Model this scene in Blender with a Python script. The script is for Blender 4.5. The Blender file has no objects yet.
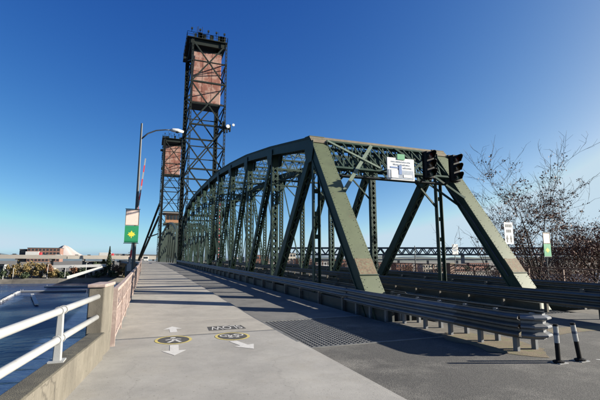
import bpy, bmesh, math, random
from mathutils import Vector, Matrix
R = math.radians
rnd = random.Random(7)
scene = bpy.context.scene
col = scene.collection

# ------------------------------------------------------------------ camera
EYE = 1.9
cam = bpy.data.objects.new('camera', bpy.data.cameras.new('camera'))
col.objects.link(cam)
cam.location = (0, 0, EYE)
cam.rotation_euler = (R(90 + 8.5), 0, R(-20.6))
cam.data.sensor_width = 36
cam.data.lens = 36 * 400 / 600
cam.data.clip_start = 0.05
cam.data.clip_end = 60000
scene.camera = cam

# ------------------------------------------------------------------ light
SUN = Vector((1.82, -0.66, 0.66)).normalized()
elev = math.asin(SUN.z)
azim = math.atan2(SUN.x, SUN.y)                       # clockwise from +Y
world = bpy.data.worlds.new('World'); scene.world = world
world.use_nodes = True
wn = world.node_tree.nodes; wn.clear()
sky = wn.new('ShaderNodeTexSky'); sky.sky_type = 'NISHITA'
sky.sun_disc = False; sky.sun_elevation = elev; sky.sun_rotation = azim
sky.altitude = 0; sky.air_density = 0.3; sky.dust_density = 1.2; sky.ozone_density = 3.0
bg = wn.new('ShaderNodeBackground'); bg.inputs['Strength'].default_value = 0.10
wo = wn.new('ShaderNodeOutputWorld')
wl = world.node_tree.links
EXPO = 1.7
sep = wn.new('ShaderNodeSeparateColor'); cmb = wn.new('ShaderNodeCombineColor')
wl.new(sky.outputs[0], sep.inputs[0])
for ch, (gain, gam) in enumerate(((18.5, 1.87), (5.3, 1.31), (1.72, 0.68))):     # deep clear blue overhead, paler at the horizon
    m0 = wn.new('ShaderNodeMath'); m0.operation = 'MULTIPLY'; m0.inputs[1].default_value = 0.1
    m1 = wn.new('ShaderNodeMath'); m1.operation = 'POWER'; m1.inputs[1].default_value = gam
    m2 = wn.new('ShaderNodeMath'); m2.operation = 'MULTIPLY'; m2.inputs[1].default_value = gain
    m3 = wn.new('ShaderNodeMath'); m3.operation = 'MINIMUM'; m3.inputs[1].default_value = (0.56, 0.72, 0.84)[ch]
    m4 = wn.new('ShaderNodeMath'); m4.operation = 'MULTIPLY'; m4.inputs[1].default_value = 1/(0.1*2**EXPO)
    wl.new(sep.outputs[ch], m0.inputs[0])
    for p_, q_ in ((m0, m1), (m1, m2), (m2, m3), (m3, m4)): wl.new(p_.outputs[0], q_.inputs[0])
    wl.new(m4.outputs[0], cmb.inputs[ch])
wl.new(cmb.outputs[0], bg.inputs[0])
world.node_tree.links.new(bg.outputs[0], wo.inputs[0])
sun = bpy.data.objects.new('sun', bpy.data.lights.new('sun', 'SUN'))
col.objects.link(sun)
sun.data.energy = 5.0; sun.data.angle = R(0.5); sun.data.color = (1.0, 0.93, 0.80)
sun.rotation_euler = (-SUN).to_track_quat('-Z', 'Y').to_euler()
sun.location = (60, -30, 40)
scene.view_settings.view_transform = 'Standard'
scene.view_settings.look = 'None'
scene.view_settings.exposure = EXPO
scene.view_settings.gamma = 1

# ------------------------------------------------------------------ materials
MATS = {}
ALB = 0.82      # scales all base colours down against the raised exposure, so shade reads darker
def mat(name, base, rough=0.6, metal=0.0, var=0.25, scale=3.0, bump=0.0, bscale=40.0, spots=None, spec=None, detail=6.0, stretch=None):
    """procedural material: base colour varied by two noises, optional second colour in patches, fine relief"""
    base = tuple(c*ALB for c in base)
    m = bpy.data.materials.new(name); m.use_nodes = True
    nt = m.node_tree; N = nt.nodes; L = nt.links
    p = N['Principled BSDF']
    p.inputs['Roughness'].default_value = rough
    p.inputs['Metallic'].default_value = metal
    if spec is not None: p.inputs['Specular IOR Level'].default_value = spec
    tc = N.new('ShaderNodeTexCoord')
    src = tc.outputs['Object']
    if stretch:
        mp = N.new('ShaderNodeMapping'); mp.inputs['Scale'].default_value = stretch
        L.new(src, mp.inputs[0]); src = mp.outputs[0]
    n1 = N.new('ShaderNodeTexNoise'); n1.inputs['Scale'].default_value = scale; n1.inputs['Detail'].default_value = detail
    n1.inputs['Roughness'].default_value = 0.65
    L.new(src, n1.inputs['Vector'])
    r1 = N.new('ShaderNodeValToRGB')
    lo = [max(0, c * (1 - var)) for c in base]; hi = [min(1, c * (1 + var)) for c in base]
    r1.color_ramp.elements[0].position = 0.3; r1.color_ramp.elements[0].color = (*lo, 1)
    r1.color_ramp.elements[1].position = 0.7; r1.color_ramp.elements[1].color = (*hi, 1)
    L.new(n1.outputs['Fac'], r1.inputs[0])
    out = r1.outputs[0]
    if spots:
        c2, s2, a, b = spots; c2 = tuple(c*ALB for c in c2)
        n2 = N.new('ShaderNodeTexNoise'); n2.inputs['Scale'].default_value = s2; n2.inputs['Detail'].default_value = 8
        n2.inputs['Roughness'].default_value = 0.7
        L.new(src, n2.inputs['Vector'])
        r2 = N.new('ShaderNodeValToRGB')
        r2.color_ramp.elements[0].position = a; r2.color_ramp.elements[0].color = (0, 0, 0, 1)
        r2.color_ramp.elements[1].position = b; r2.color_ramp.elements[1].color = (1, 1, 1, 1)
        L.new(n2.outputs['Fac'], r2.inputs[0])
        mx = N.new('ShaderNodeMixRGB'); mx.inputs[2].default_value = (*c2, 1)
        L.new(r2.outputs[0], mx.inputs[0]); L.new(out, mx.inputs[1]); out = mx.outputs[0]
    L.new(out, p.inputs['Base Color'])
    if bump:
        n3 = N.new('ShaderNodeTexNoise'); n3.inputs['Scale'].default_value = bscale; n3.inputs['Detail'].default_value = 4
        L.new(tc.outputs['Object'], n3.inputs['Vector'])
        bp = N.new('ShaderNodeBump'); bp.inputs['Strength'].default_value = bump; bp.inputs['Distance'].default_value = 0.02
        L.new(n3.outputs['Fac'], bp.inputs['Height']); L.new(bp.outputs[0], p.inputs['Normal'])
    MATS[name] = m
    return m

RUST = (0.16, 0.075, 0.04)
mat('green_paint_shaded', (0.020, 0.041, 0.030), 0.6, spec=0.25, var=0.22, scale=1.3, spots=((0.045,0.036,0.026), 1.6, 0.62, 0.74), bump=0.05, bscale=25)  # truss green with its shaded tone put into the base colour
mat('green_plate_lit', (0.078, 0.096, 0.050), 0.55, var=0.16, scale=1.6, spots=((0.10, 0.075, 0.042), 2.2, 0.60, 0.80), bump=0.06, bscale=18)  # same truss green, lighter: the sunlit tone is put into the colour
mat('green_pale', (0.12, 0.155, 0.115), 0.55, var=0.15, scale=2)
mat('rusty_plate', (0.12, 0.078, 0.045), 0.8, var=0.45, scale=9, spots=((0.13, 0.14, 0.08), 12, 0.5, 0.6))
mat('tan_plate', (0.135, 0.11, 0.072), 0.8, var=0.25, scale=4)
mat('tower_paint', (0.014, 0.019, 0.016), 0.6, spec=0.2, var=0.25, scale=0.8)
mat('far_green', (0.03, 0.045, 0.034), 0.6, var=0.3, scale=0.6)
mat('counterweight', (0.22, 0.085, 0.062), 0.9, var=0.25, scale=0.5, spots=((0.34, 0.21, 0.17), 0.45, 0.46, 0.55), detail=6, stretch=(1.0, 1.0, .7))
mat('concrete_walk', (0.305, 0.288, 0.256), 0.85, var=0.13, scale=0.8, spots=((0.18, 0.165, 0.145), 1.7, 0.60, 0.85), bump=0.15, bscale=90)
mat('concrete_walk_new', (0.288, 0.28, 0.262), 0.85, var=0.12, scale=0.6, spots=((0.28, 0.265, 0.235), 1.1, 0.52, 0.75), bump=0.15, bscale=90)
mat('concrete_wall', (0.125, 0.113, 0.092), 0.9, var=0.25, scale=2.5, spots=((0.075, 0.065, 0.05), 2.2, 0.50, 0.70), bump=0.12, bscale=60, stretch=(1.6, 1.6, .45))
mat('coping_moss', (0.06, 0.055, 0.042), 0.95, var=0.4, scale=2.2, spots=((0.105, 0.095, 0.07), 3.5, 0.52, 0.7), bump=0.5, bscale=70)
mat('lane_deck', (0.125, 0.122, 0.115), 0.85, var=0.2, scale=1.1, spots=((0.07, 0.069, 0.066), 1.5, 0.52, 0.72), bump=.5, bscale=45)
mat('joint_filler', (0.115, 0.115, 0.115), 0.9, var=0.3, scale=20)
mat('grating_steel', (0.17, 0.17, 0.165), 0.55, 0.35, var=0.3, scale=5)
mat('dark_steel', (0.03, 0.036, 0.034), 0.6, var=0.3, scale=2)
mat('galvanised', (0.165, 0.172, 0.185), 0.5, 0.35, var=0.14, scale=2.5, spots=((0.11, 0.12, 0.135), 3, 0.55, 0.75))
mat('rail_dull', (0.10, 0.098, 0.095), 0.55, 0.3, var=0.2, scale=2.5, spots=((0.06, 0.05, 0.04), 3, 0.58, 0.75))
mat('post_wood', (0.085, 0.075, 0.06), 0.9, var=0.3, scale=8)
mat('white_paint', (0.30, 0.305, 0.305), 0.5, var=0.08, scale=4, spots=((0.24, 0.20, 0.16), 7, 0.62, 0.72), bump=.08, bscale=50)
mat('road_white', (0.52, 0.51, 0.49), 0.7, var=0.05, scale=12, spots=((0.30, 0.28, 0.25), 22, 0.55, 0.68))
mat('road_yellow', (0.50, 0.41, 0.12), 0.7, var=0.1, scale=12, spots=((0.24, 0.21, 0.15), 22, 0.52, 0.66))
mat('road_black', (0.05, 0.048, 0.045), 0.8, var=0.3, scale=10, spots=((0.18, 0.17, 0.15), 25, 0.6, 0.8))
mat('pink_rail', (0.29, 0.22, 0.195), 0.6, var=0.12, scale=3, spots=((0.48, 0.39, 0.34), 5, 0.5, 0.7))
mat('brown_rail', (0.13, 0.065, 0.045), 0.7, var=0.3, scale=3)
mat('black_paint', (0.010, 0.010, 0.011), 0.6, var=0.2, scale=3, spec=0.12)
mat('lamp_metal', (0.055, 0.06, 0.065), 0.45, 0.4, var=0.15, scale=2)
mat('lens_red', (0.07, 0.006, 0.005), 0.25); mat('lens_amber', (0.06, 0.025, 0.003), 0.25); mat('lens_green', (0.004, 0.03, 0.02), 0.25)
mat('sign_white', (0.62, 0.62, 0.62), 0.4, var=0.03)
mat('sign_grey', (0.20, 0.25, 0.33), 0.5, var=0.3, scale=6)
mat('sign_blue', (0.05, 0.13, 0.33), 0.5, var=0.2, scale=6)
mat('sign_green', (0.02, 0.24, 0.10), 0.45, var=0.1)
mat('sign_yellow', (0.75, 0.62, 0.06), 0.45, var=0.08)
mat('sign_pink', (0.74, 0.58, 0.50), 0.5, var=0.06, scale=8)
mat('sign_black', (0.03, 0.03, 0.03), 0.5, var=0.1)
mat('stripe_red', (0.50, 0.05, 0.06), 0.45, var=0.1)
mat('band_blue', (0.05, 0.07, 0.12), 0.45, var=0.1)
mat('bark', (0.045, 0.032, 0.026), 0.9, var=0.3, scale=6)
mat('grass_bank', (0.075, 0.075, 0.03), 0.95, var=0.4, scale=0.6)
mat('dirt', (0.15, 0.115, 0.07), 0.95, var=0.25, scale=3, spots=((0.12, 0.13, 0.05), 4, 0.5, 0.65), bump=0.5, bscale=60)
mat('glass_dark', (0.02, 0.025, 0.03), 0.08)
mat('tyre', (0.02, 0.02, 0.02), 0.8)
mat('pale_concrete', (0.34, 0.31, 0.27), 0.9, var=0.1, scale=0.1)
mat('grey_concrete', (0.18, 0.175, 0.17), 0.9, var=0.15, scale=0.15)
mat('brick_pink', (0.20, 0.105, 0.08), 0.9, var=0.2, scale=0.2)
mat('brick_red', (0.17, 0.07, 0.05), 0.9, var=0.2, scale=0.2)
mat('cream_wall', (0.38, 0.34, 0.28), 0.9, var=0.1, scale=0.2)
mat('white_wall', (0.46, 0.46, 0.45), 0.85, var=0.06, scale=0.2)
mat('grey_roof', (0.07, 0.07, 0.075), 0.85, var=0.2, scale=0.3)
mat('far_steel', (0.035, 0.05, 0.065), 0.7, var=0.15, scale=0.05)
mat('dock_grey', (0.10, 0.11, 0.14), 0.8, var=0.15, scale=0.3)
mat('hill_blue', (0.075, 0.12, 0.15), 1.0, var=0.25, scale=0.004)  # blue distance haze put into the hill colour
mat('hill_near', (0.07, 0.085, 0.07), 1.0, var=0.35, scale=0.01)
mat('snow', (0.36, 0.315, 0.30), 0.9, var=0.07, scale=0.002, spots=((0.40, 0.38, 0.38), 0.0035, 0.56, 0.75))
mat('bank_earth', (0.11, 0.10, 0.085), 0.95, var=0.4, scale=0.15)
mat('copper_box', (0.33, 0.16, 0.08), 0.7, var=0.2)

def leafmat(name, c1, c2, sc):
    m = mat(name, c1, 0.75, var=0.45, scale=sc, spots=(c2, sc * 0.6, 0.45, 0.62))
    return m
leafmat('leaf_maroon', (0.115, 0.042, 0.030), (0.15, 0.078, 0.042), 1.6)
leafmat('leaf_yellow', (0.23, 0.16, 0.055), (0.13, 0.115, 0.045), 0.25)
leafmat('leaf_dark', (0.03, 0.05, 0.022), (0.06, 0.08, 0.03), 0.3)
leafmat('leaf_rust', (0.20, 0.085, 0.04), (0.12, 0.09, 0.04), 0.3)

def asphalt():
    m = mat('asphalt', (0.072, 0.070, 0.066), 0.9, var=0.18, scale=0.55, spots=((0.17, 0.163, 0.148), 0.45, 0.48, 0.66))
    nt = m.node_tree; N = nt.nodes; L = nt.links; p = N['Principled BSDF']
    tc = N.new('ShaderNodeTexCoord')
    v = N.new('ShaderNodeTexVoronoi'); v.inputs['Scale'].default_value = 62
    L.new(tc.outputs['Object'], v.inputs['Vector'])
    r = N.new('ShaderNodeValToRGB')
    r.color_ramp.elements[0].position = 0.0; r.color_ramp.elements[0].color = (1.35, 1.32, 1.25, 1)
    r.color_ramp.elements[1].position = 0.62; r.color_ramp.elements[1].color = (0.58, 0.58, 0.59, 1)
    L.new(v.outputs['Distance'], r.inputs[0])
    v2 = N.new('ShaderNodeTexVoronoi'); v2.inputs['Scale'].default_value = 62
    L.new(tc.outputs['Object'], v2.inputs['Vector'])
    bw = N.new('ShaderNodeRGBToBW'); L.new(v2.outputs['Color'], bw.inputs[0])
    mr = N.new('ShaderNodeMapRange'); mr.inputs[3].default_value = 0.62; mr.inputs[4].default_value = 1.5
    L.new(bw.outputs[0], mr.inputs[0])
    m1 = N.new('ShaderNodeMixRGB'); m1.blend_type = 'MULTIPLY'; m1.inputs[0].default_value = 1
    old = p.inputs['Base Color'].links[0].from_socket
    L.new(old, m1.inputs[1]); L.new(r.outputs[0], m1.inputs[2])
    m2 = N.new('ShaderNodeMixRGB'); m2.blend_type = 'MULTIPLY'; m2.inputs[0].default_value = 1
    L.new(m1.outputs[0], m2.inputs[1]); L.new(mr.outputs[0], m2.inputs[2])
    L.new(m2.outputs[0], p.inputs['Base Color'])
    b = N.new('ShaderNodeBump'); b.inputs['Strength'].default_value = 0.28; b.inputs['Distance'].default_value = 0.01; b.invert = True
    L.new(v.outputs['Distance'], b.inputs['Height']); L.new(b.outputs[0], p.inputs['Normal'])
asphalt()

def weather_concrete(name, crack=.9):
    """hairline cracks, tyre-dark smudges and grit over a concrete material"""
    m = MATS[name]; nt = m.node_tree; N = nt.nodes; L = nt.links; p = N['Principled BSDF']
    tc = N.new('ShaderNodeTexCoord')
    nz = N.new('ShaderNodeTexNoise'); nz.inputs['Scale'].default_value = 2.2; nz.inputs['Detail'].default_value = 5; L.new(tc.outputs['Object'], nz.inputs['Vector'])
    ad = N.new('ShaderNodeMixRGB'); ad.inputs[0].default_value = .35; L.new(tc.outputs['Object'], ad.inputs[1]); L.new(nz.outputs['Color'], ad.inputs[2])
    v = N.new('ShaderNodeTexVoronoi'); v.feature = 'DISTANCE_TO_EDGE'; v.inputs['Scale'].default_value = .55; L.new(ad.outputs[0], v.inputs['Vector'])
    r = N.new('ShaderNodeValToRGB'); r.color_ramp.elements[0].position = 0.0; r.color_ramp.elements[0].color = (.45, .45, .45, 1); r.color_ramp.elements[1].position = .0065; r.color_ramp.elements[1].color = (1, 1, 1, 1)
    L.new(v.outputs['Distance'], r.inputs[0])
    n2 = N.new('ShaderNodeTexNoise'); n2.inputs['Scale'].default_value = .9; n2.inputs['Detail'].default_value = 9; n2.inputs['Roughness'].default_value = .75; L.new(tc.outputs['Object'], n2.inputs['Vector'])
    r2 = N.new('ShaderNodeValToRGB'); r2.color_ramp.elements[0].position = .38; r2.color_ramp.elements[0].color = (.84, .83, .82, 1); r2.color_ramp.elements[1].position = .62; r2.color_ramp.elements[1].color = (1.08, 1.07, 1.05, 1)
    L.new(n2.outputs['Fac'], r2.inputs[0])
    n3 = N.new('ShaderNodeTexNoise'); n3.inputs['Scale'].default_value = 26; n3.inputs['Detail'].default_value = 3; L.new(tc.outputs['Object'], n3.inputs['Vector'])
    r3 = N.new('ShaderNodeValToRGB'); r3.color_ramp.elements[0].position = .27; r3.color_ramp.elements[0].color = (.55, .54, .52, 1); r3.color_ramp.elements[1].position = .36; r3.color_ramp.elements[1].color = (1, 1, 1, 1)
    L.new(n3.outputs['Fac'], r3.inputs[0])
    out = p.inputs['Base Color'].links[0].from_socket
    for k in (r, r2, r3):
        mx = N.new('ShaderNodeMixRGB'); mx.blend_type = 'MULTIPLY'; mx.inputs[0].default_value = crack if k is r else 1
        L.new(out, mx.inputs[1]); L.new(k.outputs[0], mx.inputs[2]); out = mx.outputs[0]
    L.new(out, p.inputs['Base Color'])
weather_concrete('concrete_walk', .25); weather_concrete('concrete_walk_new', .22); weather_concrete('concrete_wall', .9)

def water():
    m = bpy.data.materials.new('river_water'); m.use_nodes = True; MATS['river_water'] = m
    nt = m.node_tree; N = nt.nodes; L = nt.links; p = N['Principled BSDF']
    p.inputs['Base Color'].default_value = (0.026, 0.048, 0.105, 1); p.inputs['Roughness'].default_value = 0.25; p.inputs['Specular IOR Level'].default_value = 0.10
    p.inputs['IOR'].default_value = 1.33
    tc = N.new('ShaderNodeTexCoord')
    n = N.new('ShaderNodeTexNoise'); n.inputs['Scale'].default_value = 0.35; n.inputs['Detail'].default_value = 6
    L.new(tc.outputs['Object'], n.inputs['Vector'])
    n2 = N.new('ShaderNodeTexNoise'); n2.inputs['Scale'].default_value = 0.03; n2.inputs['Detail'].default_value = 4; L.new(tc.outputs['Object'], n2.inputs['Vector'])
    mr = N.new('ShaderNodeMapRange'); mr.inputs[1].default_value = .35; mr.inputs[2].default_value = .65; mr.inputs[3].default_value = .12; mr.inputs[4].default_value = .42
    L.new(n2.outputs['Fac'], mr.inputs[0]); L.new(mr.outputs[0], p.inputs['Roughness'])
    b = N.new('ShaderNodeBump'); b.inputs['Strength'].default_value = 0.6; b.inputs['Distance'].default_value = 0.5
    L.new(n.outputs['Fac'], b.inputs['Height']); L.new(b.outputs[0], p.inputs['Normal'])
water()

# ------------------------------------------------------------------ mesh helpers
BEND = 1.6e-4
def grade(y):
    if y < 12: return 0.0
    return 0.012 * (min(y, 100.0) - 12)
def W(x, y, z):
    """bridge coordinates to the place: the deck climbs gently and swings a little to the left"""
    return Vector((x - BEND * max(0.0, y - 20) ** 2, y, z + grade(y)))

class MB:
    def __init__(s): s.v = []; s.f = []
    def quad(s, a, b, c, d):
        n = len(s.v); s.v += [Vector(a), Vector(b), Vector(c), Vector(d)]; s.f.append((n, n+1, n+2, n+3)); return s
    def poly(s, pts):
        n = len(s.v); s.v += [Vector(p) for p in pts]; s.f.append(tuple(range(n, n+len(pts)))); return s
    def hexa(s, p):
        n = len(s.v); s.v += [Vector(q) for q in p]
        for a in ((0,3,2,1),(4,5,6,7),(0,1,5,4),(1,2,6,5),(2,3,7,6),(3,0,4,7)): s.f.append(tuple(n+i for i in a))
        return s
    def box(s, x0, x1, y0, y1, z0, z1, warp=False):
        p = [(x0,y0,z0),(x1,y0,z0),(x1,y1,z0),(x0,y1,z0),(x0,y0,z1),(x1,y0,z1),(x1,y1,z1),(x0,y1,z1)]
        return s.hexa([W(*q) for q in p] if warp else p)
    def beam(s, p, q, w, h, side=None, w2=None, h2=None):
        """box along p-q; w across 'side' direction, h across the other"""
        p = Vector(p); q = Vector(q); d = (q-p).normalized()
        side = Vector(side) if side is not None else (Vector((1,0,0)) if abs(d.x) < 0.9 else Vector((0,1,0)))
        u = (side - d*side.dot(d)).normalized(); v = d.cross(u)
        w2 = w if w2 is None else w2; h2 = h if h2 is None else h2
        a = [p + u*(sx*w/2) + v*(sy*h/2) for sx, sy in ((-1,-1),(1,-1),(1,1),(-1,1))]
        b = [q + u*(sx*w2/2) + v*(sy*h2/2) for sx, sy in ((-1,-1),(1,-1),(1,1),(-1,1))]
        return s.hexa(a+b)
    def tube(s, pts, rad, n=8, caps=True):
        pts = [Vector(p) for p in pts]; rad = rad if isinstance(rad, (list, tuple)) else [rad]*len(pts)
        base = len(s.v)
        for i, p in enumerate(pts):
            d = (pts[min(i+1, len(pts)-1)] - pts[max(i-1, 0)]).normalized()
            ref = Vector((0,0,1)) if abs(d.z) < 0.9 else Vector((1,0,0))
            u = d.cross(ref).normalized(); v = d.cross(u)
            for k in range(n):
                a = 2*math.pi*k/n; s.v.append(p + u*(math.cos(a)*rad[i]) + v*(math.sin(a)*rad[i]))
        for i in range(len(pts)-1):
            for k in range(n):
                a = base+i*n+k; b = base+i*n+(k+1) % n
                s.f.append((a, b, b+n, a+n))
        if caps:
            s.f.append(tuple(base+k for k in range(n))[::-1])
            s.f.append(tuple(base+(len(pts)-1)*n+k for k in range(n)))
        return s
    def sphere(s, c, r, seg=6, rings=4, sz=1.0):
        b = len(s.v); c = Vector(c)
        for i in range(rings+1):
            t = math.pi*i/rings
            for k in range(seg):
                a = 2*math.pi*k/seg
                s.v.append(c + Vector((math.sin(t)*math.cos(a)*r, math.sin(t)*math.sin(a)*r, math.cos(t)*r*sz)))
        for i in range(rings):
            for k in range(seg):
                s.f.append((b+i*seg+k, b+(i+1)*seg+k, b+(i+1)*seg+(k+1) % seg, b+i*seg+(k+1) % seg))
        return s
    def build(s, name, material, parent=None, smooth=False, bevel=0.0, kind=None):
        org = Vector(parent['_o']) if parent is not None and '_o' in parent else Vector((0,0,0))
        me = bpy.data.meshes.new(name)
        me.from_pydata([tuple(v-org) for v in s.v], [], s.f)
        me.materials.append(MATS[material])
        bm = bmesh.new(); bm.from_mesh(me)
        bmesh.ops.remove_doubles(bm, verts=bm.verts, dist=1e-5) if smooth else None
        bmesh.ops.recalc_face_normals(bm, faces=bm.faces)
        bm.to_mesh(me); bm.free()
        if smooth: me.shade_smooth()
        o = bpy.data.objects.new(name, me); col.objects.link(o)
        if parent is not None:
            o.parent = parent; o['_o'] = tuple(org)
        if bevel:
            b = o.modifiers.new('bevel', 'BEVEL'); b.width = bevel; b.segments = 2; b.limit_method = 'ANGLE'
        if kind: o['kind'] = kind
        return o
def tag(o, label, cat, group=None):
    o['label'] = label; o['category'] = cat
    if group: o['group'] = group
    return o
def thing(name, label, cat, loc, group=None):
    o = bpy.data.objects.new(name, None); o.empty_display_size = 0.3; col.objects.link(o)
    o.location = loc; o['_o'] = tuple(loc)
    return tag(o, label, cat, group)
def struct(name, mb, m, parent=None, **k):
    o = mb.build(name, m, parent, **k)
    if parent is None: o['kind'] = 'structure'
    return o
def copy_tree(o, parent=None):
    c = o.copy(); col.objects.link(c); c.parent = parent
    for ch in o.children: copy_tree(ch, c)
    return c
def frange(a, b, n): return [a + (b-a)*i/n for i in range(n+1)]

# ================================================================== SETTING
WATER = -15.0
g = MB(); g.quad((-9000, -300, WATER), (9000, -300, WATER), (9000, 9000, WATER), (-9000, 9000, WATER))
struct('river', g, 'river_water')

# far bank: a sheet with an irregular shore, climbing from the water
g = MB()
xs = frange(-900, 1800, 90); rows = [0, 6, 30, 200, 1500, 9000]; hts = [-17, -12.2, -11.0, -9.5, -6, -4]
sh = [342 + 6*math.sin(x*0.021) + 4*math.sin(x*0.057+1) + max(0, x-500)*0.35 for x in xs]
for i in range(len(xs)-1):
    for j in range(len(rows)-1):
        g.quad((xs[i], sh[i]+rows[j], hts[j]), (xs[i+1], sh[i+1]+rows[j], hts[j]), (xs[i+1], sh[i+1]+rows[j+1], hts[j+1]), (xs[i], sh[i]+rows[j+1], hts[j+1]))
struct('far_bank', g, 'bank_earth')

# hills on the horizon, the snow peak behind them
def ridge(name, y, x0, x1, n, hfun, depth, m):
    g = MB(); pts = []
    for i in range(n+1):
        x = x0 + (x1-x0)*i/n; pts.append((x, hfun(i/n)))
    for i in range(n):
        (a, ha), (b, hb) = pts[i], pts[i+1]
        g.quad((a, y-depth, -20), (b, y-depth, -20), (b, y-depth*.4, hb*.62), (a, y-depth*.4, ha*.62))
        g.quad((a, y-depth*.4, ha*.62), (b, y-depth*.4, hb*.62), (b, y, hb), (a, y, ha))
        g.quad((a, y, ha), (b, y, hb), (b, y+depth, -20), (a, y+depth, -20))
    return struct(name, g, m)
r1 = random.Random(3)
ph = [r1.uniform(0, 6.28) for _ in range(12)]
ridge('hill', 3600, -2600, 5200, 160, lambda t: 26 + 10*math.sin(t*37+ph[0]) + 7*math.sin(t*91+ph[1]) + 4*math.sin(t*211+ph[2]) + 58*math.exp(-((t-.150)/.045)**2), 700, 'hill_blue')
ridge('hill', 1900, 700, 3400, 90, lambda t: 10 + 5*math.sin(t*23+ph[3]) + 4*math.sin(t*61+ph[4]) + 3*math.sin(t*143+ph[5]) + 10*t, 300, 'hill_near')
# snow mountain
g = MB()
mc = Vector((-2060, 12000)); nseg = 40; rings_ = 9
r2 = random.Random(11); ang = [r2.uniform(-.35, .35) for _ in range(nseg)]
def mh(k, j):
    t = j/rings_
    prof = (1-t)**1.05 + (0.05*math.sin(3*t*3.1)*(1-t))
    return 392*prof*(1 + ang[k % nseg]*0.28*math.sin(math.pi*t)) - 12
V = []
for j in range(rings_+1):
    for k in range(nseg):
        a = 2*math.pi*k/nseg; rr = 640*(j/rings_)*(1+0.3*ang[k]*(j/rings_))
        V.append(Vector((mc.x + rr*math.cos(a)*1.0, mc.y + rr*math.sin(a), mh(k, j))))
g.v = V
for j in range(rings_):
    for k in range(nseg):
        g.f.append((j*nseg+k, (j+1)*nseg+k, (j+1)*nseg+(k+1) % nseg, j*nseg+(k+1) % nseg))
struct('mountain', g, 'snow', smooth=True)

# near bank on the right of the approach: embankment beside the far sidewalk
g = MB()
for i in range(10):
    for j in range(6):
        def P(a, b):
            x = 24.6 + a*6.0; y = -20 + b*12.0
            return (x, y, -1.4 - 0.16*a*1.2 - (6 if b == 6 else 0)*1.6 + 0.25*math.sin(a*2.1+b))
        g.quad(P(i, j), P(i+1, j), P(i+1, j+1), P(i, j+1))
struct('embankment', g, 'grass_bank')

# abutment under the approach
g = MB(); g.box(-1.6, 24.6, -12, 8.3, -17, -0.25); struct('abutment', g, 'concrete_wall')

# approach roadway
g = MB(); 
xs = frange(3.18, 20.0, 12); ys = frange(-10, 8.38, 10)
for i in range(12):
    for j in range(10):
        g.quad((xs[i], ys[j], 0), (xs[i+1], ys[j], 0), (xs[i+1], ys[j+1], 0), (xs[i], ys[j+1], 0))
g.box(3.18, 20.0, -10, 8.38, -0.24, -0.05)
struct('approach_road', g, 'asphalt')
# thin worn lane line and a tar joint, then the dirt strip at the rail nose
g = MB(); g.quad((8.15, 5.55, .004), (8.22, 5.55, .004), (9.6, 3.2, .004), (9.53, 3.2, .004)); struct('lane_line', g, 'road_white')
g = MB()
rr_ = random.Random(5); n0 = 26
g.poly([(7.55 + (0.62+rr_.uniform(-.12, .12))*math.cos(2*math.pi*k/n0)*1.25, 7.5 + (1.55+rr_.uniform(-.2, .2))*math.sin(2*math.pi*k/n0)*0.9, 0.006) for k in range(n0)])
struct('verge_dirt', g, 'dirt')
g = MB()
g.poly([(10.6 + (1.9+rr_.uniform(-.3, .3))*math.cos(2*math.pi*k/n0), 8.0 + (.55+rr_.uniform(-.12, .12))*math.sin(2*math.pi*k/n0)*0.65, 0.006) for k in range(n0)])
struct('verge_dirt', g, 'dirt')

# steel edge angle where the grating begins
g = MB(); g.box(3.18, 6.95, 8.38, 8.46, -0.2, 0.012); struct('deck_edge_plate', g, 'grating_steel')

# left sidewalk in slabs
walk = struct('sidewalk', MB().box(-1.2, 3.1, -8, 10.0, -0.24, 0.0), 'joint_filler')
LA, LB = -0.581, 0.1054
def leftX(y): return LA + LB*(y-9)
def slab(y0, y1, m, xl0, xl1, seg=1):
    g = MB()
    for i in range(seg):
        a = y0+(y1-y0)*i/seg; b = y0+(y1-y0)*(i+1)/seg
        la = xl0+(xl1-xl0)*i/seg; lb = xl0+(xl1-xl0)*(i+1)/seg
        g.hexa([W(la, a, -.05), W(3.1, a, -.05), W(3.1, b, -.05), W(lb, b, -.05), W(la, a, .15), W(3.1, a, .15), W(3.1, b, .15), W(lb, b, .15)])
    return g.build('slab', m, walk, bevel=0.008)
slab(-8, -2.0, 'concrete_walk_new', -2.6, -1.9); slab(-1.985, 9.98, 'concrete_walk_new', leftX(-1.985)-.05, leftX(9.98)-.2)
slab(10.12, 12.36, 'concrete_walk', -.62, -.6)
g = MB(); g.box(-.75, 3.1, 9.985, 10.115, 0.0, 0.148); g.build('joint_strip', 'joint_filler', walk)
y = 12.385
while y < 98:
    y1 = min(y+6.06, 98.2); slab(y, y1-.025, 'concrete_walk', -.62, -.62, 2); y = y1
g = MB()
for a, b in zip(frange(10, 98, 22)[:-1], frange(10, 98, 22)[1:]): g.box(-.62, 3.09, a, b, -.25, -.06, True)
g.build('support_pan', 'dark_steel', walk)
g = MB()
for a, b in zip(frange(8.5, 98, 22)[:-1], frange(8.5, 98, 22)[1:]): g.box(3.103, 3.17, a, b, -.35, .135, True)
g.build('kerb_channel', 'grating_steel', walk)
g = MB(); g.box(3.103, 3.175, -8, 8.49, -.1, .14); g.build('kerb', 'concrete_walk_new', walk)
# right sidewalk
walk2 = struct('sidewalk', MB().box(20.05, 24.0, -8, 10.5, -.24, .14), 'concrete_walk')
y = 10.52
while y < 98:
    y1 = min(y+6.06, 98.2)
    g = MB(); g.box(20.1, 23.9, y, y1-.025, -.05, .15, True); g.build('slab', 'concrete_walk', walk2); y = y1
g = MB()
for a, b in zip(frange(8.5, 98, 22)[:-1], frange(8.5, 98, 22)[1:]): g.box(19.98, 20.06, a, b, -.35, .14, True)
g.build('kerb_channel', 'grating_steel', walk2)

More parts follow.
